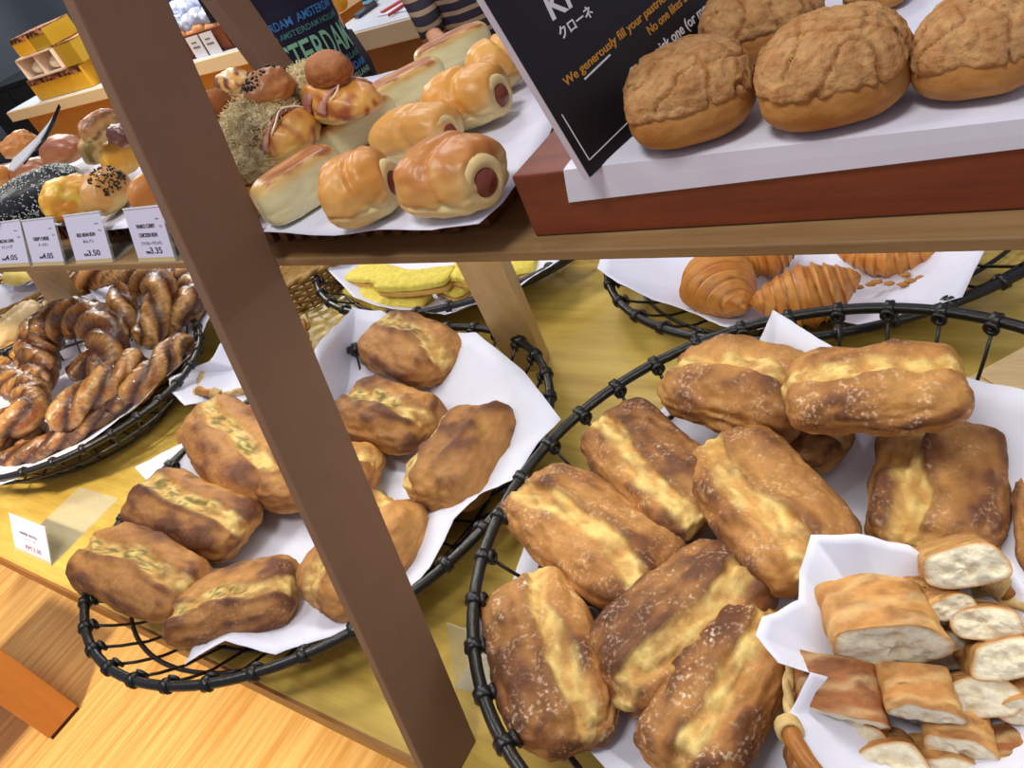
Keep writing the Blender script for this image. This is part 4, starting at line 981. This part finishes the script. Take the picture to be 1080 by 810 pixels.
strip([(27, 172, .588), (33, 163, .595), (37, 158, .60), (43, 153, .605), (48, 146, .61), (54, 138, .618), (57, 130, .624), (61, 121, .63)], [.006, .012, .007, .013, .015, .024, .016, .02], .004, mat('black_grip', (26, 25, 28), .5), 'black_grip')

# neighbouring table leg, bottom left; unseen bench seat added, kept low so light passes
c_ = at(62, 758, -T); 
ol = thing('leg_with_added_bench', 'orange brown wooden table leg on the floor at the bottom left, with an added unseen bench seat', 'bench', (c_[0], c_[1], 0))
ORW = mat('orange_brown_wood', (206, 138, 72), .45, .3, col2=(190, 124, 62), nscale=6, stretch=(3, 3, .4))
Rl = basis(deg(0))
MB().box((-.048, -.048, .012), (.048, .048, .42), Rl, c_).build('leg', ORW, ol, bevel=.002)
MB().box((-.045, -.045, 0), (.045, .045, .013), Rl, c_).build('foot_shadow', mat('dark_foot_shade', (52, 38, 30), .7), ol)  # dark block standing in for the shadow gap under the leg
MB().box((-.30, -1.4, .42), (.06, .06, .455), Rl, c_).build('seat_board', ORW, ol)
for dx, dy in ((-.24, 0), (-.24, -1.3), (0, -1.3)): MB().box((dx - .048, dy - .048, .0), (dx + .048, dy + .048, .42), Rl, c_).build('leg', ORW, ol)

# ------------------------------------------------------------------ counters in the background
CT = mat('counter_top', (240, 214, 168), .35, .4); CTW = mat('counter_top_surface', (206, 210, 222), .35, .4); CF = mat('counter_front', (200, 134, 40), .4, .4, col2=(184, 118, 34), nscale=3)
CF2 = mat('counter_front_dark', (150, 92, 26), .45, .4, col2=(132, 78, 22), nscale=3)
def counter(lab, p0, p1, depth, top=.15, th_=.075, inset=.05, fm=CF, tm=CT):
    A, B = at(*p0, top), at(*p1, top); U = B - A; L = np.linalg.norm(U); yaw = math.atan2(U[1], U[0]); R = basis(yaw)
    tt = thing('service_counter', lab, 'counter', (A[0], A[1], 0))
    MB().box((0, 0, -th_), (L, depth, -.003), R, A).build('counter_slab', tm, tt, bevel=.004)
    MB().box((.01, .012, -.003), (L - .01, depth - .01, 0), R, A).build('top_surface', CTW, tt)
    MB().box((inset * 3, inset, -T - top + .001), (L - inset, depth - inset, -th_), R, A).build('cabinet_body', fm, tt)
    return A, R, L
cA, cR, cL = counter('yellow-fronted counter with boxes and packed goods, beyond the shelf at the left', (6, 119), (283, 44), .75)
cA2, cR2, cL2 = counter('brown-fronted counter behind the printed shirt, with papers and a phone on it', (335, 45), (545, -12), .8, .17, .075, fm=CF2, tm=mat('counter_top_grey', (196, 178, 152), .4))

YB = mat('yellow_box', (236, 176, 40), .5, .3, noise_amt=.08, nscale=8); YB2 = mat('olive_yellow_box', (176, 140, 30), .5)
COOK = mat('printed_cookie_band', (196, 130, 90), .5, .3, col2=(70, 34, 26), nscale=26, detail=2, ramp=(.42, .55))
WB = mat('cream_box', (234, 210, 188), .5)
def cbox(lab, u, v, z, w_, d_, h_, body, lid, grp='yellow pastry boxes on the counter', band=True, yaw=0.0):
    R = cR @ basis(yaw); o_ = cA + cR @ np.array([u, v, z]); tt = thing('pastry_box', lab, 'box', o_, grp)
    MB().box((0, 0, .001), (w_, d_, h_), R, o_).build('box_body', body, tt, bevel=.002)
    MB().box((-.001, -.001, h_), (w_ + .001, d_ + .001, h_ + .004), R, o_).build('printed_lid', lid, tt)
    if band: MB().box((.004, -.0025, h_ * .76), (w_ - .004, .0, h_ - .002), R, o_).build('front_window', lid, tt)
def cu(px, py, z=0):
    P = at(px, py, .15 + z) ; q = cR.T @ (P - cA); return q
u0 = cu(43, 107)[0]; u1 = cu(100, 91)[0]; w3 = (u1 - u0) / 3 * .98; v0 = cu(43, 107)[1]
hb_ = .14
for i, nm in enumerate(('left', 'middle', 'right')):
    cbox('yellow pastry box, %s one of the bottom row of three' % nm, u0 + i * w3 * 1.02, v0, .001, w3, .22, hb_, YB, COOK)
z2 = hb_ + .006
R = cR; o_ = cA + cR @ np.array([u0 + .10, v0 - .02, z2]); wt = w3 * 2.05
tt = thing('open_box', 'cream open box with two compartments lying on the yellow pastry boxes', 'box', o_)
h2 = .14
MB().box((0, .20, 0), (wt, .21, h2), R, o_).box((0, 0, 0), (.01, .21, h2), R, o_).box((wt - .01, 0, 0), (wt, .21, h2), R, o_).box((0, 0, 0), (wt, .21, .01), R, o_).box((0, 0, h2 - .01), (wt, .21, h2), R, o_).build('box_shell', WB, tt)
MB().box((wt / 2 - .005, .005, .01), (wt / 2 + .005, .2, h2 - .01), R, o_).build('divider', WB, tt)
for k in (0.25, .75):
    D, fs = cubesphere(8); mesh_obj('white_filling', [o_ + R @ (np.array([wt * k, .1, .05]) + d * np.array([wt * .18, .08, .045])) for d in D], fs, mat('cream_filling', (250, 238, 206), .5), tt, None, True)
cbox('olive yellow pastry box standing on its side, right of the cream open box', u0 + .10 + wt + .01, v0, z2 + .001, w3 * .9, .2, .135, YB2, COOK, band=False)
cbox('yellow pastry box, left one at the top of the pile', u0 + .17, v0, z2 + h2 + .002, w3 * .95, .2, .11, YB, COOK)
cbox('olive yellow pastry box, right one at the top of the pile', u0 + .17 + w3 * .97, v0, z2 + h2 + .002, w3 * .95, .2, .11, YB2, COOK)
q = cu(108, 86); tt = thing('napkin_dispenser', 'small brown tray with a grey metal dispenser beside the pastry boxes', 'dispenser', cA + cR @ np.array([q[0], .1, 0]))
o_ = cA + cR @ np.array([q[0] - .12, q[1], 0])
MB().box((0, 0, .001), (.34, .2, .05), cR, o_).build('tray', mat('reddish_tray', (140, 72, 42), .5), tt, bevel=.004)
MB().box((.06, .04, .05), (.2, .16, .2), cR, o_).build('dispenser_body', mat('steel_grey', (176, 186, 204), .3, .5, metal=.3), tt, bevel=.01)
MB().tube([o_ + cR @ np.array([.13, .036 - k * .004, .12]) for k in (0, 1, 2)], .035, 16).build('round_window', mat('dark_glass', (96, 104, 118), .2), tt)

# packed rolls in a basket on the counter
q0, q1 = cu(188, 66)[0], cu(262, 42)[0]; z_ = .001; wv = q1 - q0
o_ = cA + cR @ np.array([q0, .05, 0])
tt = thing('bread_crate', 'reddish brown crate of cellophane wrapped rolls on the counter', 'crate', o_)
CRT = mat('reddish_crate', (128, 66, 34), .5, col2=(96, 46, 24), nscale=8)
MB().box((0, 0, .001), (wv, .02, .12), cR, o_).box((0, .5, .001), (wv, .52, .14), cR, o_).box((0, 0, .001), (.02, .52, .12), cR, o_).box((wv - .02, 0, .001), (wv, .52, .12), cR, o_).box((0, 0, .001), (wv, .52, .02), cR, o_).build('crate_body', CRT, tt, bevel=.002)
WRAP = mat('cellophane_bag', (206, 212, 232), .18, .6, col2=(170, 184, 222), nscale=14, bump=.6, bscale=20); ROLLM = mat('packed_roll', (214, 156, 96), .5, col2=(190, 124, 70), nscale=10)
rnd = random.Random(3); D, fs = cubesphere(8); k = 0
bagpos = []
for row in range(5):
    for c in range(6):
        bagpos.append((wv * (c + .5 + .2 * rnd.uniform(-1, 1)) / 6, .07 + row * .085, .13 + row * .055 + rnd.uniform(-.01, .01), row, c))
for (x, y, z, row, c) in bagpos:
    p = o_ + cR @ np.array([x, y, z]); bg = thing('wrapped_roll', 'cellophane wrapped roll in the crate on the far counter', 'packed bread', p, 'wrapped rolls in the crate')
    if row < 2: mesh_obj('roll', [p + cR @ (d * np.array([.055, .04, .04]) + np.array([0, -.02, -.02])) for d in D], fs, ROLLM, bg)
    V = []
    for d in D:
        m_ = 1 + .25 * fbm((d[0] * 3 + row * 3, d[1] * 3 + c, d[2] * 3), 2); V.append(p + cR @ (d * np.array([.06, .045, .05]) * m_ + np.array([0, 0, .035])))
    mesh_obj('cellophane_bag', V, fs, WRAP, bg)
for i in (0, 1):
    p = o_ + cR @ np.array([wv * (.42 + .22 * i), -.012, 0]); pc = thing('counter_price_card', 'small white card in front of the crate, %s one of two' % ('left', 'right')[i], 'price tag', p)
    MB().box((0, 0, .001), (wv * .19, .004, .11), cR, p).build('card', mat('white_card', (226, 226, 232), .5), pc)
    MB().box((wv * .04, -.001, .05), (wv * .15, 0, .06), cR, p).box((wv * .05, -.001, .075), (wv * .13, 0, .083), cR, p).build('print_lines', INKG, pc)
# things on the second counter
def on2(px, py, z=.0): return at(px, py, .17 + z)
def slab2(name, lab, cat, quad, th_, m, child=None):
    P = [on2(*p) + np.array([0, 0, .002]) for p in quad]; tt = thing(name, lab, cat, P[0])
    MB().add([p + np.array([0, 0, z]) for z in (0, th_) for p in P], [(0, 3, 2, 1), (4, 5, 6, 7), (0, 1, 5, 4), (1, 2, 6, 5), (2, 3, 7, 6), (3, 0, 4, 7)]).build('panel', m, tt)
    return tt, P
slab2('mobile_phone', 'dark phone lying on the brown-fronted counter', 'phone', [(374, 20), (396, 3), (399, 6), (379, 20)], .012, mat('phone_dark', (52, 44, 46), .3))
slab2('paper_leaflet', 'white leaflet with red edge on the brown-fronted counter', 'leaflet', [(398, 18), (440, -8), (470, -12), (430, 12)], .002, mat('leaflet_white', (210, 212, 224), .5))
tt, P = slab2('red_strip', 'red strips lying across the leaflet on the counter', 'strip', [(402, 15), (430, -2), (432, -1), (405, 15)], .008, mat('red_strip_paint', (176, 56, 58), .5))
MB().tube([on2(410, 16, .01), on2(436, -2, .01)], .006, 6).build('second_strip', MATS['red_strip_paint'], tt)
p = on2(361, 12); tt = thing('yellow_packet', 'yellow packet beside the printed shirt on the counter', 'packet', p)
D, fs = cubesphere(10); mesh_obj('packet_body', [p + superq(d[None], 5, 3)[0] * np.array([.04, .03, .06]) + np.array([0, 0, .061]) for d in D], fs, mat('packet_yellow', (206, 150, 50), .4), tt)
p = on2(372, 6); p[1] += .05; p[0] += .1; tt = thing('purple_packet', 'dark purple packet behind the yellow one on the counter', 'packet', p)
mesh_obj('packet_body', [p + superq(d[None], 4, 3)[0] * np.array([.07, .04, .09]) + np.array([0, 0, .091]) for d in D], fs, mat('packet_purple', (66, 34, 56), .4), tt)

# blue cloth drape behind the crate
pb = aty(195, 12, 4.6); tt = thing('blue_curtain', 'bright blue cloth hanging behind the crate of wrapped rolls', 'curtain', (pb[0], 4.6, 0))
V, F = [], []
for i in range(60):
    for j in range(2): V.append((pb[0] - .55 + i * 1.3 / 59, 4.6 + .04 * math.sin(i * .9), .02 + j * 2.2))
for i in range(59): F.append((2 * i, 2 * i + 2, 2 * i + 3, 2 * i + 1))
o = mesh_obj('cloth', V, F, mat('blue_cloth', (30, 74, 150), .7), tt); s = o.modifiers.new('s', 'SOLIDIFY'); s.thickness = .01
MB().tube([(pb[0] - .6, 4.6, 2.23), (pb[0] + .8, 4.6, 2.23)], .015, 8).build('rail', mat('steel_grey2', (150, 150, 155), .3), tt, True)
MB().bar((pb[0] - .6, 4.6, 0), (pb[0] - .6, 4.6, 2.24), .03, .03).bar((pb[0] + .8, 4.6, 0), (pb[0] + .8, 4.6, 2.24), .03, .03).build('stand_pole', MATS['steel_grey2'], tt)
# dark cabinet at far left
p = at(10, 110, -.3); tt = thing('dark_cabinet', 'black cabinet at the far left behind the yellow counter', 'cabinet', (-8.3, 4.0, 0))
MB().box((-8.9, 3.7, 0), (-7.6, 4.5, .95)).build('cabinet_body', mat('black_cabinet', (22, 24, 28), .5), tt, bevel=.01)
MB().box((-8.86, 3.685, .06), (-8.27, 3.7, .9)).build('door', MATS['black_cabinet'], tt); MB().box((-8.23, 3.685, .06), (-7.64, 3.7, .9)).build('door', MATS['black_cabinet'], tt)
P = aty(98, 30, 4.9); tt = thing('pale_pillar', 'pale vertical pillar just left of the slanted post, at the back', 'pillar', (P[0], 4.9, 0))
MB().box((P[0] - .09, 4.85, 0), (P[0] + .09, 5.0, 3.2)).build('pillar_body', mat('pale_pillar_paint', (150, 132, 122), .6), tt, bevel=.005)
MB().box((P[0] - .12, 4.84, 0), (P[0] + .12, 5.01, .1)).build('plinth', mat('grey_plinth', (90, 96, 92), .6), tt)

# ------------------------------------------------------------------ people
SKIN = mat('skin', (206, 150, 118), .5, .3)
def person(label, loc, yaw, shirt_m, trouser_m, hair_m, h=1.66, arms='down', hem=.0, sleeve=True, slim=1.0):
    tt = thing('person', label, 'person', (*loc, 0)); k = h / 1.7
    R = basis(yaw); X = lambda x, y, z: R @ np.array([x * slim, y, z]) * k + np.array([loc[0], loc[1], 0])
    J = dict(pel=(0, 0, .95), wai=(0, 0, 1.08), che=(0, .0, 1.28), nek=(0, .01, 1.44), nk2=(0, -.01, 1.50), hd=(0, -.02, 1.60), top=(0, -.01, 1.66))
    E = [('pel', 'wai'), ('wai', 'che'), ('che', 'nek'), ('nek', 'nk2'), ('nk2', 'hd'), ('hd', 'top')]
    rad = dict(pel=.145, wai=.125, che=.14, nek=.065, nk2=.055, hd=.088, top=.07)
    for s, n in ((-1, 'l'), (1, 'r')):
        J.update({n + 'sh': (s * .17, 0, 1.39), n + 'el': (s * .235, .02, 1.12), n + 'wr': (s * .24, -.12 if arms == 'front' else -.02, .90), n + 'pm': (s * .235, -.17 if arms == 'front' else -.03, .84),
                  })
        if arms == 'up': J.update({n + 'el': (s * .20, -.02, 1.2), n + 'wr': (s * .08, -.16, 1.36), n + 'pm': (s * .05, -.19, 1.42)})
        if arms == 'hold': J.update({n + 'el': (s * .225, .03, 1.14), n + 'wr': (s * .215, -.12, 1.03), n + 'pm': (s * .20, -.18, 1.01)})
        J.update({
                  n + 'hp': (s * .09, 0, .90), n + 'kn': (s * .10, -.01, .50), n + 'an': (s * .10, .02, .09), n + 'to': (s * .11, -.12, .035)})
        rad.update({n + 'sh': .06, n + 'el': .042, n + 'wr': .026, n + 'pm': .032, n + 'hp': .088, n + 'kn': .055, n + 'an': .037, n + 'to': .032})
        E += [('che', n + 'sh'), (n + 'sh', n + 'el'), (n + 'el', n + 'wr'), (n + 'wr', n + 'pm'), ('pel', n + 'hp'), (n + 'hp', n + 'kn'), (n + 'kn', n + 'an'), (n + 'an', n + 'to')]
        for q in range(5):
            ax = -.028 + .019 * q; b_ = J[n + 'pm']
            if q == 0: c1 = (b_[0] - s * .03, b_[1] - .02, b_[2] - .01); c2 = (c1[0] - s * .008, c1[1] - .01, c1[2] - .03)
            else: c1 = (b_[0], b_[1] + ax, b_[2] - .06); c2 = (b_[0] - s * .008, b_[1] + ax - .01, b_[2] - .095)
            J[f'{n}f{q}a'] = c1; J[f'{n}f{q}b'] = c2; rad[f'{n}f{q}a'] = .0095; rad[f'{n}f{q}b'] = .0075; E += [(n + 'pm', f'{n}f{q}a'), (f'{n}f{q}a', f'{n}f{q}b')]
    keys = list(J); idx = {a: i for i, a in enumerate(keys)}
    me = bpy.data.meshes.new('body'); base = np.array(tt['_w'])
    me.from_pydata([tuple(X(*J[a]) - base) for a in keys], [(idx[a], idx[b]) for a, b in E], []); o = bpy.data.objects.new('body', me); COL.objects.link(o); o.parent = tt
    sk = o.modifiers.new('s', 'SKIN'); sv = me.skin_vertices[0].data
    for a in keys: sv[idx[a]].radius = (rad[a] * k, rad[a] * k)
    sv[idx['pel']].use_root = True
    ss = o.modifiers.new('ss', 'SUBSURF'); ss.levels = 2; ss.render_levels = 2; me.materials.append(SKIN)
    # face
    D, fs = cubesphere(10)
    def ell(nm, c, r, m): mesh_obj(nm, [X(*(np.array(c) + d * np.array(r))) for d in D], fs, m, tt)
    ell('nose', (0, -.112, 1.575), (.012, .018, .02), SKIN); ell('mouth', (0, -.098, 1.535), (.024, .01, .008), mat('lips', (160, 84, 76), .5))
    for s in (-1, 1):
        ell('eye', (s * .032, -.098, 1.61), (.013, .008, .007), mat('eye_dark', (40, 28, 24), .2)); ell('ear', (s * .092, -.01, 1.585), (.012, .022, .03), SKIN)
    V = [X(*(np.array((0, .02, 1.63)) + d * np.array((.108, .112, .11)) * (1 + .04 * fbm(tuple(d * 4), 2)))) for d in D if True]
    mesh_obj('hair', V, fs, hair_m, tt)
    # shirt: lofted torso
    ringz = np.linspace(0, 1, 26); seg = 64; z0, z1 = .90 + hem, 1.45
    def S(u, z):
        t = (z - z0) / (z1 - z0)
        wx = .205 - .025 * math.sin(math.pi * min(t * 1.1, 1)) + .0 * t; wy = .135
        if t > .8: q = (t - .8) / .2; wx = wx * (1 - q) + .085 * q; wy = wy * (1 - q * .55)
        fold = .006 * math.sin(u * 9 + z * 14) * (1 - t)
        e = .85
        return np.array([(wx + fold) * math.copysign(abs(math.cos(u)) ** e, math.cos(u)), (wy + fold) * math.copysign(abs(math.sin(u)) ** e, math.sin(u)), z])
    V = []; F = []
    for a in ringz:
        for j in range(seg): V.append(X(*S(2 * math.pi * j / seg, z0 + (z1 - z0) * a)))
    for i in range(25):
        for j in range(seg): F.append((i * seg + j, i * seg + (j + 1) % seg, (i + 1) * seg + (j + 1) % seg, (i + 1) * seg + j))
    so = mesh_obj('shirt', V, F, shirt_m, tt); q = so.modifiers.new('s', 'SOLIDIFY'); q.thickness = .003
    for s in (-1, 1):
        pts = [np.array(J[('l', 'r')[s > 0] + a]) for a in ('sh', 'el', 'wr')]
        P = [pts[0] + np.array([-s * .05, 0, .0]), pts[0], (pts[0] + pts[1]) / 2, pts[1]] + ([] if not sleeve else [(pts[1] + pts[2]) / 2, pts[2]])
        rr_ = [.075, .078, .066, .055] + ([] if not sleeve else [.045, .038])
        MB().tube([X(*p) for p in P], [r * k for r in rr_], 20).build('sleeve', shirt_m, tt, True)
        hp, kn, an = [np.array(J[('l', 'r')[s > 0] + a]) for a in ('hp', 'kn', 'an')]
        MB().tube([X(*p) for p in (hp + np.array([-s * .01, 0, .10]), hp, (hp + kn) / 2, kn, an + np.array([0, 0, .02]))], [.105 * k, .112 * k, .092 * k, .075 * k, .065 * k], 20).build('trouser_leg', trouser_m, tt, True)
        ft = X(s * .105, -.05, .045); mesh_obj('shoe', [ft + R @ (superq(d[None], 2.6, 2.6)[0] * np.array([.045, .13, .045])) for d in D], fs, mat('dark_shoe', (36, 32, 32), .5), tt)
    return tt, X, S, so
NAVY = mat('navy_cloth', (36, 34, 58), .8, .2, noise_amt=.3, nscale=10); DEN = mat('dark_trousers', (44, 40, 50), .8, .2); HAIR = mat('black_hair', (24, 20, 18), .5)
face_yaw = math.atan2(1.75, -1.95) + math.pi / 2 + .0
pl = aty(317, 45, 1.86)
lx, ly = pl[0], pl[1]
yawp = math.atan2(ly, lx) - math.pi / 2 + deg(6)
tt, X, S, so = person('person in a navy shirt printed with AMSTERDAM lettering, standing beyond the shelf', (lx, ly), yawp, NAVY, DEN, HAIR, 1.7, arms='up', hem=-.03, sleeve=False, slim=.82)
MINT = mat('mint_print', (120, 172, 148), .7); BLUEP = mat('blue_print', (48, 112, 180), .7); TEAL = mat('teal_print', (60, 112, 112), .7)
def shirt_text(body, u_mid, z, size, width, m, wave=0.0):
    cu_ = bpy.data.curves.new('m', 'FONT'); cu_.body = body; cu_.size = size; to = bpy.data.objects.new('m', cu_); COL.objects.link(to); bpy.context.view_layer.update(); w0 = to.dimensions[0]; bpy.data.objects.remove(to)
    sx = width / w0
    def warp(x, y, zz):
        a = u_mid + (x - width / 2) / .17; p = S(a, z + y + wave * math.sin(x * 14)); n_ = np.array([math.cos(a), math.sin(a) * 1.3, 0]); n_ /= np.linalg.norm(n_)
        return X(*(p + n_ * (.0045 + zz)))
    text_mesh(body, size, m, tt, None, np.array([1., 0, 0]), np.array([0, 0, 1.]), sx=sx, warp=warp, name='shirt_lettering', bold=size * .012)
um = -math.pi / 2
shirt_text('AMSTERDAM AMSTERDAM', um, 1.115, .035, .34, BLUEP, .004)
shirt_text('HOLLAND AMSTERDAM HOLLAND', um, 1.085, .024, .36, TEAL, .004)
shirt_text('AMSTERDAM', um, .985, .118, .335, MINT, .004)
shirt_text('HOLLAND AMSTERDAM HOLLAND', um, .955, .026, .36, TEAL, .004)
shirt_text('AMSTERDAM AMSTERDAM', um, .920, .032, .36, BLUEP, .004)
shirt_text('HOLLAND AMSTERDAM HOLLAND', um, .895, .024, .36, MINT, .004)
# striped person
STR = bpy.data.materials.new('striped_cloth'); STR.use_nodes = True; nt = STR.node_tree; b = nt.nodes['Principled BSDF']; b.inputs['Roughness'].default_value = .85
tc = nt.nodes.new('ShaderNodeTexCoord'); wv_ = nt.nodes.new('ShaderNodeTexWave'); wv_.bands_direction = 'Z'; wv_.inputs['Scale'].default_value = 9.5; wv_.inputs['Distortion'].default_value = 1.2; wv_.inputs['Detail Scale'].default_value = .6
rp_ = nt.nodes.new('ShaderNodeValToRGB'); rp_.color_ramp.interpolation = 'CONSTANT'; rp_.color_ramp.elements[0].color = (*lin((34, 28, 44)), 1); rp_.color_ramp.elements[1].position = .74; rp_.color_ramp.elements[1].color = (*lin((150, 126, 104)), 1)
nt.links.new(tc.outputs['Object'], wv_.inputs[0]); nt.links.new(wv_.outputs[1], rp_.inputs[0]); nt.links.new(rp_.outputs[0], b.inputs['Base Color'])
pl2 = aty(534, 20, 2.02)
person('person in a dark top with cream stripes, next to the black sign', (pl2[0], pl2[1]), math.atan2(pl2[1], pl2[0]) - math.pi / 2, STR, mat('khaki_trousers', (150, 120, 84), .8), HAIR, 1.62, arms='hold', hem=aty(490, 31, 2.02)[2] / (1.62 / 1.7) - .90)
